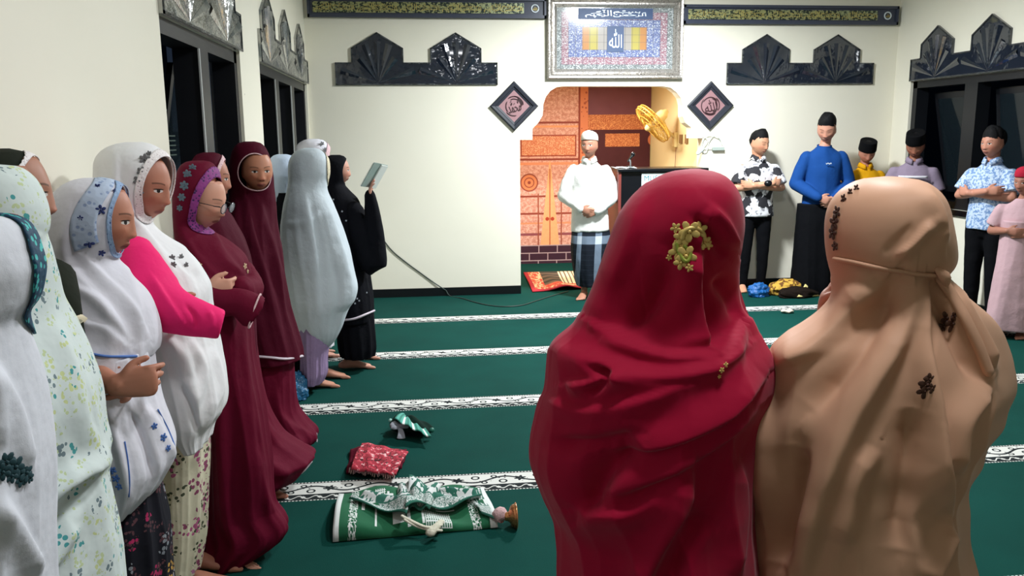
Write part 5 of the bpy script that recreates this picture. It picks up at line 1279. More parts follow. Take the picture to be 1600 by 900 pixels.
WHITL = lace_mat('white_crochet_lace', 'ece6e6', 'c3b5b8', 130, .25)
PINKL = lace_mat('pale_pink_lace', 'dcb8bc', 'a88a94', 120, .25)
CREAML = lace_mat('cream_lace', 'd9cdb0', 'a8a58e', 70, .3)
SILV = plain('silver_thread_dots', 'b9bec8', .4); NAVYF = plain('navy_flower_thread', '27356e', .7); GRYF = plain('grey_green_flower_thread', '6a6a6c', .7); BLUF = plain('blue_flower_thread', '4a72b8', .7)
DKGR = plain('dark_green_flower_thread', '1d4148', .7)
# 1 leftmost
p = woman('leftmost person, in white headscarf with teal embroidered edge, cut off by the photo', -85, 412, 1.12, 62, 5, .95,
      [(335, -75, -35, .015), (339, -115, -2, .045), (350, -155, 22, .08), (368, -180, 36, .10), (392, -195, 46, .112), (420, -200, 54, .115), (445, -200, 52, .112), (475, -198, 44, .11), (505, -200, 26, .12), (545, -215, 26, .15), (600, -230, 32, .19), (660, -240, 42, .21), (749, -245, 53, .22), (833, -245, 53, .22), (900, -245, 50, .22), (1050, -245, 58, .23), (1200, -245, 70, .23)],
      W1, [(1100, -230, 50, .19), (1400, -230, 60, .2), (1950, -230, 70, .22)], W1, face=(46, .105), lace=(TEALL, .42, .05, 'teal and navy embroidered edge'), seed=31, n=160, m=160, tone='a87058', strokes=[([(-20, 560), (20, 640), (45, 740)], .016, 16, .4), ([(0, 780), (30, 840), (55, 900)], .018, 16, .4), ([(-60, 500), (-20, 600), (0, 700)], .014, 18, .3)])
flowers('flower_embroidery', p['L'], [(8, 722, .013), (22, 730, .014), (36, 738, .013), (16, 742, .010), (30, 750, .010), (2, 736, .011), (44, 745, .008)], DKGR, p['so'], 6, seed=2, label='dark green flower embroidery')
# 2
p = woman('person in pale headscarf and robe sprigged with small green and blue flowers', -38, 325, 1.5, 64, 5, .96,
      [(256, -58, -18, .015), (260, -90, 18, .045), (270, -118, 36, .08), (288, -138, 52, .10), (318, -146, 66, .112), (345, -148, 71, .115), (362, -148, 70, .112), (372, -148, 66, .11), (392, -150, 72, .12), (440, -156, 79, .15), (490, -162, 86, .19), (531, -165, 107, .21), (580, -170, 129, .22), (629, -172, 147, .23), (690, -175, 158, .23), (722, -175, 165, .23), (744, -175, 158, .23), (811, -175, 169, .23), (900, -175, 184, .24), (1000, -175, 190, .24)],
      W2, [(900, -160, 165, .2), (1100, -165, 185, .21), (1320, -170, 200, .22)], W2, face=(44, .085), seed=41, n=180, m=180, tone='a87058', strokes=[([(-60, 356), (0, 366), (68, 368)], .008, 6, .5), ([(165, 722), (130, 740), (90, 765), (40, 820)], .026, 14, .4), ([(150, 745), (110, 790), (70, 850)], -.018, 14, .2), ([(80, 500), (110, 580), (130, 660), (160, 720)], .012, 16, .3), ([(60, 560), (70, 660), (60, 740)], .010, 20, .3), ([(120, 820), (90, 870), (60, 900)], .014, 14, .4)])
# 3
p = woman('person in dark olive cap scarf, mostly hidden, face in profile behind the sprigged headscarf', -9, 302, 1.88, 14, 4, .97,
      [(232, -10, 14, .015), (235, -24, 28, .045), (243, -38, 42, .08), (258, -48, 50, .10), (280, -52, 54, .105), (310, -54, 54, .105), (340, -54, 54, .10), (365, -54, 58, .105), (400, -56, 66, .13), (440, -60, 86, .16), (480, -62, 108, .17), (520, -62, 120, .18), (600, -62, 134, .19), (700, -62, 142, .19), (900, -62, 146, .19)],
      OLIV, [(880, -55, 135, .17), (1120, -60, 150, .2)], OLIV, face=(52, .088), lace=(WHITL, .10, .3, 'white lace edge'), seed=51, tone='b07c66')
ce = np.array(at(109, 505, 1.70)); MB().tube([np.array(at(74, 440, 1.77)), np.array(at(92, 478, 1.71)), ce], [.055, .042, .027], 16).build('sleeve', OLIV, p['root'], smooth=True)
MB().tube([ce+np.array([-.012, 0, .012]), ce+np.array([.010, 0, -.012])], [.027, .030], 24, cap=False).build('cuff_lace', CREAML, p['root'], smooth=True)
# 4
BLKF = sprig('black_floral_cloth', (.008, .008, .014), [srgb('a82a58'), srgb('c79a4a'), srgb('8a8f96')], 15, .95, leaf=srgb('5a3a40'), thr=.46, leafscale=3)
def A(px, py, Y): return np.array(at(px, py, Y))
p = woman('person in white headscarf with wide blue lace around the face, arms folded', 138, 342, 2.2, 4, 8, .96,
      [(278, 128, 156, .015), (281, 114, 170, .045), (290, 98, 186, .078), (306, 84, 197, .098), (330, 76, 203, .108), (355, 72, 204, .110), (380, 70, 196, .104), (398, 69, 184, .098), (412, 69, 184, .105), (435, 70, 203, .13), (465, 73, 226, .165), (500, 82, 238, .19), (528, 96, 243, .20), (545, 112, 242, .20), (557, 130, 238, .20)],
      W3, [(560, 152, 220, .08), (650, 160, 232, .08), (740, 166, 246, .09), (800, 160, 258, .13), (830, 155, 264, .14), (900, 160, 268, .15), (1120, 165, 290, .18)], BLKF, face=(47, .092), lace=(BLUEL, .13, .04, 'blue scalloped lace edge'), seed=61, n=180, m=150, tone='b87c64', lip='7c3c3a', eye_open=1, voxel=.004, skirt_name='floral_skirt',
      strokes=[([(110, 330), (104, 400), (140, 450), (200, 520)], .012, 10, .4), ([(130, 400), (160, 430), (200, 470), (232, 530)], .012, 9, .5), ([(190, 405), (205, 440), (222, 500)], .010, 8, .3), ([(85, 410), (110, 440), (160, 470), (200, 530)], .012, 10, .5), ([(120, 500), (160, 510), (200, 545)], .010, 9, .4)],
      arms=((A(146, 588, 2.02), A(184, 602, 1.98), (np.array([1, .2, .06]), np.array([-.2, 1, -.2]), np.array([0, 0, 1.]), 1.7)), (A(200, 566, 2.36), A(214, 588, 2.12), (np.array([-.1, -1, -.15]), np.array([-1, -.2, 0]), np.array([0, 0, 1.]), .9))))
L, so = p['L'], p['so']
surf_tube('hem_edging', L, [(140, 552), (165, 556), (190, 557), (212, 556)], .0035, BLUF, so)
# pale blue lace panel behind the scalloped edge
H4 = p['H']
def face_band(p, yaw, wa, z, hz, e0, e1, name, mat, label=None, k=100, off=.0025, ph0=0, ph1=2*PI):
    L = p['L']; vc = L.vz(z); hv = abs(L.vz(z-hz)-L.vz(z+hz))/2; a = math.radians(yaw); wa = math.radians(wa); R_ = []
    for j in range(9):
        e = e0+(e1-e0)*j/8; ph = np.linspace(ph0, ph1, k); P = L.ev(a+np.cos(ph)*e*wa, vc+np.sin(ph)*e*hv)
        cen = np.stack([np.interp(P[:, 2], L.Q[::-1, 2], L.Q[::-1, q]) for q in range(2)]+[P[:, 2]], 1); nr = P-cen; nr /= np.linalg.norm(nr, axis=1, keepdims=True); R_.append(P+nr*off)
    V = np.vstack(R_); return tag(mk(name, V, [(j*k+i, (j+1)*k+i, (j+1)*k+i+1, j*k+i+1) for j in range(8) for i in range(k-1)], mat, p['so'], solid=.0015), label)
face_band(p, 4, 58, H4[2]-.006, .092*.96, 1.1, 1.62, 'lace_panel', BLUEP, 'pale blue lace panel', off=.0022, ph0=-3.6, ph1=.6)
flowers('flower_embroidery', L, [(157, 328, .012), (126, 341, .007), (139, 379, .012), (158, 395, .009), (152, 292, .008), (178, 298, .006)], NAVYF, so, 5, seed=2, label='navy blue embroidered flowers')
T = Loft([(545, 160, 232, .14), (590, 150, 238, .15), (635, 146, 248, .16), (680, 151, 264, .17), (712, 156, 272, .17), (735, 163, 265, .17), (758, 174, 250, .165), (784, 188, 222, .15)], 2.17, 120, 80, [(1.2, .004), (.7, .016)], 63, .004, 8, (6, 11, 15), [([(200, 640), (225, 690), (240, 745)], -.02, 8, .3), ([(170, 640), (195, 720), (203, 780)], .016, 9, .4), ([(225, 630), (260, 690), (272, 715)], .014, 8, .4)])
to = T.build('shirt_tail', W3, p['root'])
flowers('flower_embroidery', T, [(176, 735, .010), (182, 748, .010), (187, 760, .009), (240, 665, .009), (254, 683, .011), (262, 700, .009)], BLUF, to, 5, seed=4, label='blue embroidered flowers')
surf_tube('hem_edging', T, [(196, 690), (200, 720), (203, 750), (202, 776)], .0018, BLUF, to); surf_tube('hem_edging', T, [(245, 640), (262, 672), (270, 700), (272, 716)], .0018, BLUF, to)
# 5
CRFL = sprig('cream_floral_cloth', (.66, .62, .46), [srgb('b05c84'), srgb('bd7ca0'), srgb('8e4a68')], 11, .95, leaf=srgb('4c5340'), thr=.46, leafscale=3.0)
PINK = cloth('hot_pink_cloth', 'ee2a72', rough=.7, crumple=.25)
f5 = [np.array([fl(296, 893)[0]+.03, 2.90, 0]), np.array([fl(296, 893)[0], 3.04, 0])]
p = woman('person in white headscarf with grey flower embroidery and a hot pink sleeve, leaning on wall', 209, 290, 2.62, -14, 12, .985,
      [(222, 196, 222, .015), (225, 180, 235, .045), (234, 162, 250, .08), (248, 151, 262, .10), (270, 148, 269, .110), (295, 147, 268, .112), (318, 148, 258, .104), (338, 149, 238, .098), (352, 150, 237, .104), (375, 150, 260, .13), (405, 152, 297, .165), (432, 158, 316, .19), (452, 168, 326, .20), (480, 185, 328, .20), (515, 212, 333, .20), (560, 235, 343, .20), (605, 250, 351, .20), (640, 262, 350, .19), (664, 280, 334, .17), (688, 296, 327, .14)],
      W4, [(600, 250, 322, .13), (660, 246, 325, .14), (720, 243, 326, .14), (800, 245, 325, .14), (850, 247, 321, .13), (889, 250, 314, .12)], CRFL, kY=2.86, face=(47, .092), lace=(WHITL, .22, .05, 'white crochet lace edge'), seed=71, n=180, m=190, tone='b47a64', feet=f5, toes=[hd(.0), hd(.05)], body_yaw=0, voxel=.005, skirt_name='floral_trousers',
      strokes=[([(180, 240), (186, 300), (230, 370), (280, 440)], .012, 9, .4), ([(195, 330), (240, 380), (300, 440)], .010, 8, .5), ([(262, 350), (285, 390), (310, 430)], .010, 7, .3), ([(255, 520), (290, 560), (300, 620)], .018, 12, .4), ([(300, 530), (320, 580), (305, 640)], .016, 10, .4), ([(285, 600), (300, 640), (310, 680)], -.02, 6, .2), ([(330, 540), (345, 600), (330, 650)], .012, 9, .4)],
      arms=((A(228, 462, 2.42), A(254, 482, 2.385), (np.array([1, .05, -.25]), np.array([-.1, 1, -.3]), np.array([0, 0.3, 1.]), 2.4)), (A(290, 430, 2.78), A(285, 480, 2.66))))
flowers('flower_embroidery', p['L'], [(226, 249, .016), (221, 268, .014), (217, 283, .016), (218, 300, .011), (268, 404, .011), (282, 402, .011), (270, 414, .010), (290, 414, .009), (232, 240, .009)], GRYF, p['so'], 6, seed=3, label='grey brown embroidered flowers')
garment(p['root'], 'pink_sleeve', PINK, [([A(208, 388, 2.52), A(222, 430, 2.43), A(238, 466, 2.38), A(270, 486, 2.36), A(305, 497, 2.37), A(346, 507, 2.38)], [.050, .072, .082, .064, .052, .040], dict(n=24, res=26, cap=False))], .006, .006, 20, 2, 5,
        strokes=[([(235, 430), (262, 470), (290, 510)], .010, 6, .4), ([(290, 475), (305, 495), (310, 515)], -.008, 4, .2), ([(325, 485), (333, 500), (332, 514)], .006, 4, .3)])
# 6
p = woman('person with glasses in maroon headscarf edged with purple crochet, looking down', 307, 312, 3.15, -14, 16, .955,
      [(251, 300, 318, .015), (253, 291, 327, .045), (260, 282, 334, .078), (276, 275, 340, .10), (300, 272, 340, .107), (325, 272, 331, .104), (345, 274, 317, .098), (358, 275, 322, .104), (376, 277, 352, .13), (400, 281, 381, .165), (425, 287, 391, .185), (447, 293, 394, .19), (470, 297, 392, .19), (490, 302, 386, .19)],
      MARO, [(430, 302, 372, .15), (494, 314, 391, .18), (560, 318, 397, .19), (640, 320, 412, .18), (720, 320, 424, .17), (790, 320, 431, .16), (820, 320, 452, .16), (836, 320, 447, .16), (852, 322, 425, .16), (866, 325, 400, .16)], MARO, face=(47, .092), lace=(PURPL, .42, .03, 'purple and magenta crochet edge'), seed=81, n=170, m=170, tone='d09a84', lip='8a4a48', eye_open=0, skirt_name='robe', voxel=.005, kfold=.030, body_yaw=-4,
      strokes=[([(285, 360), (310, 400), (350, 440)], .012, 8, .4), ([(330, 360), (350, 395), (380, 430)], .012, 7, .4), ([(300, 400), (330, 440), (360, 470)], .010, 7, .3)],
      kstrokes=[([(340, 520), (345, 640), (350, 840)], .018, 9, .3), ([(375, 500), (390, 640), (400, 800)], .016, 9, .3), ([(400, 700), (415, 780), (445, 825)], .016, 9, .3)],
      arms=((A(300, 448, 3.03), A(322, 453, 2.93), (np.array([1, .1, -.02]), np.array([-.1, 1, 0]), np.array([0, 0, 1.]), 1.9)), (A(362, 430, 3.3), A(368, 462, 3.15))))
H, hax = p['H'], p['hax']
flowers('flower_embroidery', p['L'], [(301, 262, .013), (293, 272, .015), (288, 290, .016), (284, 308, .014), (281, 325, .011)], plain('teal_grey_flower_thread', '5c6c7c', .7), p['so'], 6, seed=4, label='teal grey flowers beside the purple edge')
flowers('flower_embroidery', p['L'], [(303, 408, .010), (312, 414, .009), (382, 416, .012), (386, 424, .008)], plain('cream_gold_thread', 'c9b08c', .6), p['so'], 5, seed=5, label='small cream gold flowers')
gl = tag(empty('eyeglasses', H, 'thin metal glasses with round lenses worn by the maroon and purple scarfed person', 'glasses'))
GM = plain('dark_metal_rim', '2a2c34', .3, metal=.6)
GLS = G('clear_lens').done((.8, .85, .9), .05, alpha=.25, spec=.8)
for q in (-1, 1):
    c = np.array([q*.033, .104, -.004]); P = [place(np.array([c+np.array([.022*math.cos(t), 0, .019*math.sin(t)])]), H, hax, .955)[0] for t in np.linspace(0, 2*PI, 29)]
    r_ = MB().tube(P, .0016, 6, cap=False, res=29).build('rim', GM, gl, smooth=True)
    Vd = np.array(P[:-1]); mk('lens', Vd, [tuple(range(len(Vd)))], GLS, r_, solid=.001)
    P = [place(np.array([v]), H, hax, .955)[0] for v in ([q*.055, .102, .003], [q*.074, .06, .004], [q*.078, .0, .0])]; MB().tube(P, .0014, 6).build('temple', GM, gl, smooth=True)
P = [place(np.array([v]), H, hax, .955)[0] for v in ([-.011, .106, .0], [0, .112, .003], [.011, .106, .0])]; MB().tube(P, .0014, 6).build('bridge', GM, gl, smooth=True)
garment(p['root'], 'sleeve', MARO, [([A(296, 425, 3.03), A(312, 455, 2.97), A(340, 470, 2.95), A(372, 472, 2.95), A(398, 486, 2.97)], [.052, .066, .056, .050, .064], dict(n=22, res=22, cap=False))], .007, .005, 20, 2, 6)
P = [A(398, 486, 2.95)+.066*np.array([.35*math.cos(t), .6*math.sin(t), math.cos(t)*.9]) for t in np.linspace(0, 2*PI, 30)]
MB().tube(P, .0035, 6, cap=False).build('cuff_lace', PINKL, p['root'], smooth=True)
garment(p['root'], 'sleeve', MARO, [([A(378, 425, 3.3), A(388, 450, 3.15), A(376, 452, 3.02)], [.05, .055, .048], dict(n=18, res=12))], .007, .004, 20, 2, 9)
# 7
p = woman('person in maroon headscarf, mostly hidden between two other maroon scarves', 317, 278, 3.75, 10, 6, .985,
      [(238, 318, 334, .015), (240, 310, 341, .045), (247, 303, 348, .08), (262, 298, 353, .10), (282, 297, 355, .105), (303, 298, 351, .10), (318, 299, 350, .105), (345, 300, 366, .14), (380, 301, 384, .17), (430, 303, 396, .19), (500, 306, 400, .2), (560, 310, 402, .2)],
      MARO2, [(540, 312, 400, .18), (600, 316, 408, .2), (640, 322, 418, .2), (680, 332, 440, .21), (702, 338, 470, .22), (715, 342, 493, .23), (724, 344, 488, .23), (742, 352, 470, .23), (757, 362, 430, .21)], MARO, face=(54, .088), lace=(PINKL, .2, .06, 'pale pink lace edge'), seed=91, tone='b47a64', skirt_name='robe', kfold=.02,
      kstrokes=[([(395, 600), (420, 670), (480, 712)], .02, 8, .4), ([(390, 650), (410, 710), (450, 740)], .016, 8, .4)])
WH = cloth('white_petticoat', 'cfc3cc', crumple=.4)
surf_tube('white_hem', p['K'], [(430, 757), (455, 746), (472, 738), (488, 722)], .010, WH, p['root'], -.002, flat=.5)
# 8
p = woman('smiling person in plain maroon headscarf turned towards the camera', 400, 266, 4.3, -66, 4, .985,
      [(221, 381, 398, .015), (223, 373, 406, .045), (231, 365, 415, .08), (248, 360, 422, .10), (270, 358, 426, .106), (290, 358, 428, .096), (305, 358, 430, .086), (322, 356, 432, .10), (350, 352, 434, .16), (390, 350, 440, .18), (435, 350, 446, .19), (480, 352, 455, .2), (520, 358, 466, .2), (545, 364, 473, .2), (559, 372, 475, .2)],
      MARO2, [(530, 374, 458, .17), (600, 378, 461, .18), (640, 384, 466, .19), (662, 392, 482, .20), (678, 398, 497, .21), (690, 402, 494, .21), (699, 410, 470, .2)], MARO, face=(47, .092), lace=(PINKL, .05, .0, 'thin pale piping'), seed=101, n=160, m=150, tone='c08468', lip='9a5550', skirt_name='robe', voxel=.005, kfold=.022, body_yaw=-40,
      strokes=[([(385, 310), (400, 380), (430, 480), (445, 550)], .016, 8, .5), ([(405, 315), (425, 380), (450, 470)], .012, 7, .4), ([(370, 320), (380, 420), (390, 530)], .014, 8, .4)],
      kstrokes=[([(430, 600), (440, 650), (490, 682)], .016, 7, .4)])
surf_tube('white_hem', p['L'], [(380, 556), (398, 557), (420, 558), (445, 560), (472, 556)], .010, WH, p['root'], .001, flat=.6)
flowers('hem_button', p['K'], [(494, 679, .010), (497, 690, .010)], WH, p['root'], 5)
# 9
p = woman('person in pale blue white headscarf and dark dress, mostly hidden behind the long white scarf', 438, 268, 5.7, 8, 4, 1.0,
      [(241, 433, 448, .015), (243, 427, 455, .045), (249, 422, 460, .08), (262, 420, 464, .10), (280, 421, 464, .102), (297, 424, 460, .098), (308, 427, 462, .10), (325, 430, 470, .13), (345, 433, 474, .15)],
      cloth('pale_blue_cotton', 'b8c6da', crumple=.35), [(300, 430, 466, .11), (345, 428, 478, .16), (420, 428, 482, .17), (560, 430, 485, .17), (640, 432, 485, .18)], DARKC, face=(54, .088), lace=(BLUEL, .3, .05, 'slate blue lace edge'), seed=111, tone='b47a64', skirt_name='dress')
# 10
LILAC = cloth('lilac_cloth', '8f7a9c', crumple=.5)
p = woman('person in long pale grey headscarf and lilac skirt near the row end', 482, 262, 5.3, 42, 4, .96,
      [(231, 476, 491, .015), (233, 468, 499, .045), (240, 458, 507, .08), (252, 452, 513, .10), (268, 450, 515, .105), (284, 450, 512, .103), (298, 448, 512, .12), (320, 443, 522, .155), (355, 438, 536, .18), (399, 440, 549, .2), (430, 444, 556, .2), (452, 447, 560, .2), (470, 451, 556, .2), (484, 455, 546, .19), (513, 466, 535, .15), (531, 484, 525, .10), (542, 500, 514, .05)],
      cloth('pale_grey_white_silk', 'c3cdd4', rough=.6, crumple=.3), [(440, 458, 530, .14), (520, 466, 518, .14), (556, 470, 512, .14), (580, 471, 512, .14), (596, 474, 506, .13)], LILAC, face=(50, .088), lace=(CREAML, .4, .05, 'cream lace edge'), seed=121, tone='c08a72', skirt_name='skirt', feet=[fl(484, 606), fl(500, 598)+np.array([0, .1, 0])], toes=[hd(.05), hd(.0)], body_yaw=10,
      strokes=[([(475, 300), (490, 380), (500, 500)], .016, 8, .4), ([(505, 310), (530, 380), (550, 450)], .014, 8, .4), ([(445, 350), (480, 345), (500, 330)], .010, 6, .3), ([(520, 400), (530, 460), (520, 520)], -.014, 8, .2)])
# 11
p = woman('person in white headscarf with lilac lace, only the top of the head showing', 492, 246, 6.2, 22, 4, 1.0,
      [(217, 482, 497, .015), (219, 474, 505, .045), (225, 465, 512, .08), (236, 461, 517, .10), (250, 460, 518, .105), (264, 461, 514, .10), (276, 461, 516, .12), (300, 458, 524, .16), (350, 456, 530, .18), (430, 458, 532, .19)],
      W3, [(400, 462, 526, .16), (540, 466, 522, .17)], W3, face=(52, .088), lace=(PINKL, .35, .05, 'lilac lace edge'), seed=131, tone='c89480', skirt_name='skirt')
flowers('flower_embroidery', p['L'], [(503, 226, .022), (508, 234, .018), (500, 236, .014)], GRYF, p['so'], 6, seed=6, label='grey flower embroidery')
# 12
arm12 = ((A(578, 385, 5.66), A(578, 312, 5.62), (np.array([.05, 0, 1]), np.array([1, .1, 0]), np.array([0, 1, 0]), .35)), (A(574, 380, 5.90), A(578, 316, 5.80), (np.array([.05, 0, 1]), np.array([1, -.1, 0]), np.array([0, -1, 0]), .35)))
p = woman('person in black headscarf and robe dotted with silver, reading from a raised book', 522, 266, 5.8, 8, 2, .93,
      [(242, 517, 531, .015), (244, 512, 537, .045), (250, 505, 542, .08), (262, 502, 544, .098), (276, 502, 543, .10), (288, 503, 539, .098), (296, 503, 545, .11), (312, 504, 560, .14), (335, 506, 567, .17), (380, 509, 573, .18), (430, 511, 578, .19), (465, 514, 583, .19), (485, 518, 584, .19), (500, 523, 583, .18)],
      DARKC, [(470, 522, 582, .15), (520, 526, 587, .16), (542, 528, 588, .16), (555, 532, 586, .15)], DARKC, face=(56, .09), seed=141, tone='c89480', arms=arm12, skirt_name='skirt', feet=[fl(545, 576), fl(553, 566)+np.array([0, .08, 0])], toes=[hd(.0), hd(.0)], body_yaw=5)
rng = random.Random(5); spots = [(rng.uniform(512, 574), rng.uniform(300, 480), .0065) for _ in range(26)]
flowers('silver_dots', p['L'], spots, SILV, p['so'], 4, seed=7, label='silver embroidered dots')
garment(p['root'], 'sleeve', DARKC, [([A(552, 330, 5.7), A(566, 372, 5.66), A(584, 412, 5.64), A(585, 370, 5.63), A(582, 335, 5.62), A(578, 304, 5.62)], [.07, .08, .085, .065, .05, .034], dict(n=18, res=26)), ([A(560, 350, 5.9), A(582, 400, 5.88), A(580, 340, 5.82), A(578, 308, 5.80)], [.06, .07, .05, .034], dict(n=18, res=20))], .010, .006, 18, 2, 4)
surf_tube('lace_hem', p['L'], [(527, 500), (540, 500), (556, 497), (570, 492), (583, 486)], .017, WH, p['root'], .001, flat=.5)
bk = empty('open_book', A(582, 292, 5.72), 'thin grey green book held open upright by the person in black', 'book')
BKC = plain('grey_green_cover', '8fa09a', .6); PG = plain('book_pages', 'd8dcd6', .8)
b0, b1, b2, b3 = A(566, 290, 5.62), A(584, 295, 5.66), A(604, 259, 5.66), A(587, 253, 5.62); up_ = (b3-b0); dx = b1-b0; dep = np.array([.10, .20, .0])
for nm, sgn in (('cover', 1), ('cover', -1)):
    sp = (b0+b1)/2; spt = (b2+b3)/2; e = dx*.5+dep*.5*0+np.array([.03, sgn*.13, .0]) if sgn > 0 else -dx*.5+np.array([-.03, -.10, 0])
    e = dx*.5*sgn+np.array([0, sgn*.10, 0]); nn = unit(np.cross(e, spt-sp))
    Vc = [sp, sp+e, spt+e, spt]; Vc = Vc+[v+nn*.004 for v in Vc]; mk(nm, Vc, [(0, 1, 2, 3), (7, 6, 5, 4), (0, 4, 5, 1), (1, 5, 6, 2), (2, 6, 7, 3), (3, 7, 4, 0)], BKC, bk, smooth=False)
    V2 = [sp*.97+.03*spt, sp+e*.95, spt+e*.95-(spt-sp)*.03, spt-(spt-sp)*.03]; V2 = [v+nn*.005 for v in V2]+[v+nn*.012 for v in V2]; mk('pages', V2, [(0, 1, 2, 3), (7, 6, 5, 4), (0, 4, 5, 1), (1, 5, 6, 2), (2, 6, 7, 3), (3, 7, 4, 0)], PG, bk, smooth=False)

# ------------------------------------------------------------------ the men by the back and right walls
WS = cloth('white_shirt_cotton', 'e9e9e4', crumple=.4)
im = Man(921, 206, 8.12, -100, -118, 2, 'person in white shirt, checked sarong and white knitted cap, standing beside the lectern', 'b07c66', 'clasp', footx=at(924, 420, 8.12)[0], closed=False, spread=.07)
im.shirt(WS, hem=.70, sleeve=1, fat=1.05, collar=WS, loose=1.12, seed=4, wobble=.008)
cap(im.root, im.H, im.hax, im.hs, plain('white_knit_cap', 'e3d8cc', .9, var=.05, vs=60), 'kufi', 'knitted_cap')
hair(im.root, im.H, im.hax, im.hs, HAIR, 3, .050, .006)
def m_sarong():
    g = G('navy_checked_sarong'); x, y, z = g.sep(g.obj()); s = g.m('ADD', x, g.m('MULTIPLY', g.m('SINE', g.m('MULTIPLY', z, 5)), .012))
    nav, gr, wh = srgb('111823'), srgb('6a7889'), srgb('b9c2cc')
    vx = g.m('MAXIMUM', g.mul(g.gt(s, .015), g.lt(s, .085)), g.mul(g.gt(s, -.155), g.lt(s, -.115)))
    hz = g.mul(g.gt(z, .56), g.lt(z, .64))
    c = g.mix(g.m('MAXIMUM', vx, hz), nav, gr); c = g.mix(g.mul(vx, hz), c, wh)
    fine = g.lt(g.m('FLOORED_MODULO', z, .05), .006); c = g.mix(g.mul(fine, .05), c, gr)
    return g.done(c, .8, spec=.25, bump=g.noise(g.obj(), 14, 3), bs=.3, bd=.02)
SL = Loft([(348, 896, 948, .12), (365, 893, 953, .14), (400, 893, 953, .15), (430, 898, 950, .14), (446, 902, 946, .13)], 8.15, 100, 70, [(.8, .004), (.1, .018)], 5, .004, 6, (5, 8, 13))
SL.build('sarong', m_sarong(), im.root)
SMAT = G('patterned_black_white_shirt'); _P = SMAT.obj(); _d, _c = SMAT.voro(SMAT.vm('ADD', _P, SMAT.vm('MULTIPLY', SMAT.noise(_P, 22, 3, color=True), (.05, .05, .05))), 13)
SMAT = SMAT.done(SMAT.mix(SMAT.gt(SMAT.sep(_c)[0], .62), SMAT.mix(SMAT.lt(SMAT.noise(_P, 30, 3), .42, .03), 'dcdce0', '8f8f96'), '26262c'), .8, bump=SMAT.noise(_P, 14, 3), bs=.3, bd=.02)
BT = cloth('black_trouser_cloth', '0a0b0f', crumple=.3)
b1 = Man(1188, 204, 8.22, -95, -62, 8, 'person in black and white patterned short sleeved shirt with forearms crossed', 'cc9678', 'crossed', spread=.10, sc=.985)
b1.shirt(SMAT, hem=.80, sleeve=.85, fat=1.0, collar=SMAT, seed=5)
b1.trousers(BT, fat=.92); hair(b1.root, b1.H, b1.hax, b1.hs, HAIR, 5, .060, .014, .012)
wb = b1.arms[1][1]; MB().tube([wb+b1.r*.035, wb+b1.r*.055], .032, 16).build('wristwatch', BLK, b1.root, smooth=True)
BL = cloth('blue_jersey', '1a4688', rough=.8, crumple=.3)
b2 = Man(1293, 180, 7.98, -98, -122, 20, 'tall person in plain blue long sleeved shirt and wide black trousers, hands clasped low', 'c8907a', 'clasp', spread=.12)
b2.shirt(BL, hem=.86, sleeve=1, fat=.98, seed=6, wr=.045, wobble=.006)
nk = b2.nb+b2.up*.012*b2.s; 
MB().tube([nk+b2.r*.062*math.cos(t)*b2.s+b2.f*.062*math.sin(t)*b2.s-b2.up*.012*math.sin(t) for t in np.linspace(0, 2*PI, 28)], .007, 8, cap=False).build('neckband', BL, b2.root, smooth=True)
cl = b2.nb+b2.f*.118*b2.s-b2.up*.15*b2.s
text_mesh('chest_mark', '~~', WHITET, b2.root, cl+b2.f*.03, b2.r, b2.up, .018, .055, .002)
hair(b2.root, b2.H, b2.hax, b2.hs, HAIR, 7, .058, .018, .022)
K2 = Loft([(318, 1247, 1308, .14), (350, 1244, 1309, .15), (400, 1240, 1306, .15), (440, 1238, 1302, .15), (458, 1240, 1300, .14)], 8.0, 100, 60, [(.9, .004), (.1, .02)], 9, .004, 6, (5, 8, 11))
K2.build('wide_trousers', BT, b2.root)
YL = cloth('yellow_cotton', 'd69a12', rough=.8, crumple=.35)
b3 = Man(1356, 219, 8.12, -100, -104, 24, 'person in yellow shirt and black velvet cap behind the beige scarf', 'b47a64', 'fold', spread=.1, sc=.93)
b3.shirt(YL, hem=.75, sleeve=1, fat=1.08, collar=YL, seed=7); b3.trousers(BT)
cap(b3.root, b3.H, b3.hax, b3.hs, SONG, 'songkok', 'velvet_cap'); hair(b3.root, b3.H, b3.hax, b3.hs, HAIR, 8, .040, .006)
MV = cloth('mauve_grey_jersey', '86788a', rough=.85, crumple=.3)
b4 = Man(1432, 206, 7.45, -122, -126, 26, 'person in mauve grey shirt with white chest stripe and black cap', '94604c', 'down', spread=.1)
b4.shirt(MV, hem=.80, sleeve=.85, fat=1.06, collar=MV, seed=8); b4.trousers(BT)
cs0 = b4.nb-b4.up*.14*b4.s+b4.f*.132*b4.s
Vs = []
for j in (0, 1):
    for i in range(13):
        t = i/12*2-1; Vs.append(cs0+b4.r*t*.13*b4.s-b4.f*.030*t*t*b4.s+b4.up*(.011 if j else -.011)+b4.f*.018)
mk('chest_stripe', Vs, [(i, i+1, i+14, i+13) for i in range(12)], cloth('white_stripe_cloth', 'd8d4dc'), b4.root, solid=.003)
cap(b4.root, b4.H, b4.hax, b4.hs, SONG, 'songkok', 'velvet_cap'); hair(b4.root, b4.H, b4.hax, b4.hs, HAIR, 9, .040, .006)
BTK = G('pale_blue_batik'); _P = BTK.obj(); _n = BTK.noise(_P, 48, 4, .65); _n2 = BTK.noise(_P, 8, 2)
BTK = BTK.done(BTK.mix(BTK.lt(_n, .49, .02), BTK.mix(_n2, 'b4c8e2', 'c8d6ea'), '6f8fbe'), .8, bump=BTK.noise(_P, 14, 3), bs=.3, bd=.02)
b5 = Man(1553, 201, 6.66, -155, -163, 0, 'person in pale blue batik shirt with arms crossed before the dark window', 'c08670', 'crossed', spread=.10, closed=False, sw=.168)
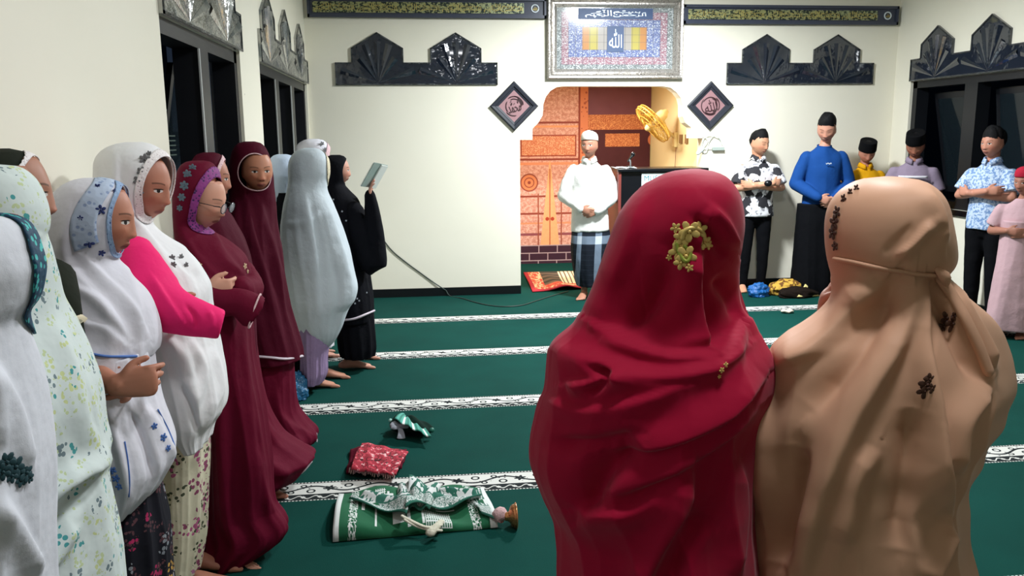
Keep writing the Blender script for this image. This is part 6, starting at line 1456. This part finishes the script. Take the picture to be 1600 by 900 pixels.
b5.shirt(BTK, hem=.82, sleeve=.8, fat=1.0, collar=BTK, seed=9); b5.trousers(BT, fat=1.02)
hair(b5.root, b5.H, b5.hax, b5.hs, HAIR, 11, .055, .018, .018)
PKR = cloth('dusty_pink_robe_cloth', 'b8989e', rough=.85, crumple=.3)
b6 = Man(1604, 262, 6.02, -140, -158, 6, 'child in dusty pink robe and red cap at the right edge of the photo', 'a06c5a', 'fold', spread=.07, sc=.84, closed=False)
b6.shirt(PKR, hem=.55, sleeve=.75, fat=1.0, seed=10, name='robe_top')
K6 = Loft([(345, 1572, 1628, .11), (372, 1570, 1634, .13), (410, 1562, 1640, .15), (450, 1554, 1646, .17), (490, 1546, 1650, .18), (512, 1544, 1652, .18)], 6.02, 110, 80, [(.9, .004), (.1, .02)], 15, .004, 6, (5, 8, 11))
K6.build('robe_skirt', PKR, b6.root)
cap(b6.root, b6.H, b6.hax, b6.hs, cloth('red_cap_cloth', 'a82338'), 'kufi', 'red_cap')
SND = plain('brown_sandal', '3a2620', .5)
for i in range(2):
    c = fl(1560+i*26, 517-i*4); mb = MB(); V, Fc = tube([c+np.array([-.10, .03, .012]), c+np.array([-.03, .0, .012]), c+np.array([.05, -.01, .012]), c+np.array([.12, -.01, .012])], [(.035, .010), (.045, .010), (.034, .010), (.032, .010)], 18, side=(0, 1, 0)); mb.add(V, Fc)
    mb.tube([c+np.array([-.05, .04, .01]), c+np.array([-.05, 0, .05]), c+np.array([-.04, -.04, .01])], .009, 8)
    o = mb.build('sandal', SND, None, smooth=True); tag(o, 'dark brown sandal on carpet beside the pink robe hem, %s one' % ('right' if i else 'left'), 'sandal', 'sandals by the pink robe')
# bare feet of the figure in white are those of his body; ceiling lamps that light the room
LAMPW = G('lamp_diffuser').done('ffffff', .5, emis='f4f8ff', es=6)
for i, (x, y) in enumerate(((2.1, 6.6), (1.5, 3.1), (0.8, 1.2))):
    r = tag(empty('ceiling_lamp', (x, y, CZ-.05), 'round white ceiling lamp, %s' % ('over the back of the room', 'over the middle rows', 'above the nearest people')[i], 'lamp', 'ceiling lamps'))
    MB().tube([(x, y, CZ-.03), (x, y, CZ-.001)], .22, 32, cap=False).build('base', WHP, r)
    MB().tube([(x, y, CZ-.05), (x, y, CZ-.031)], .19, 32, cap=False).build('diffuser', LAMPW, r)
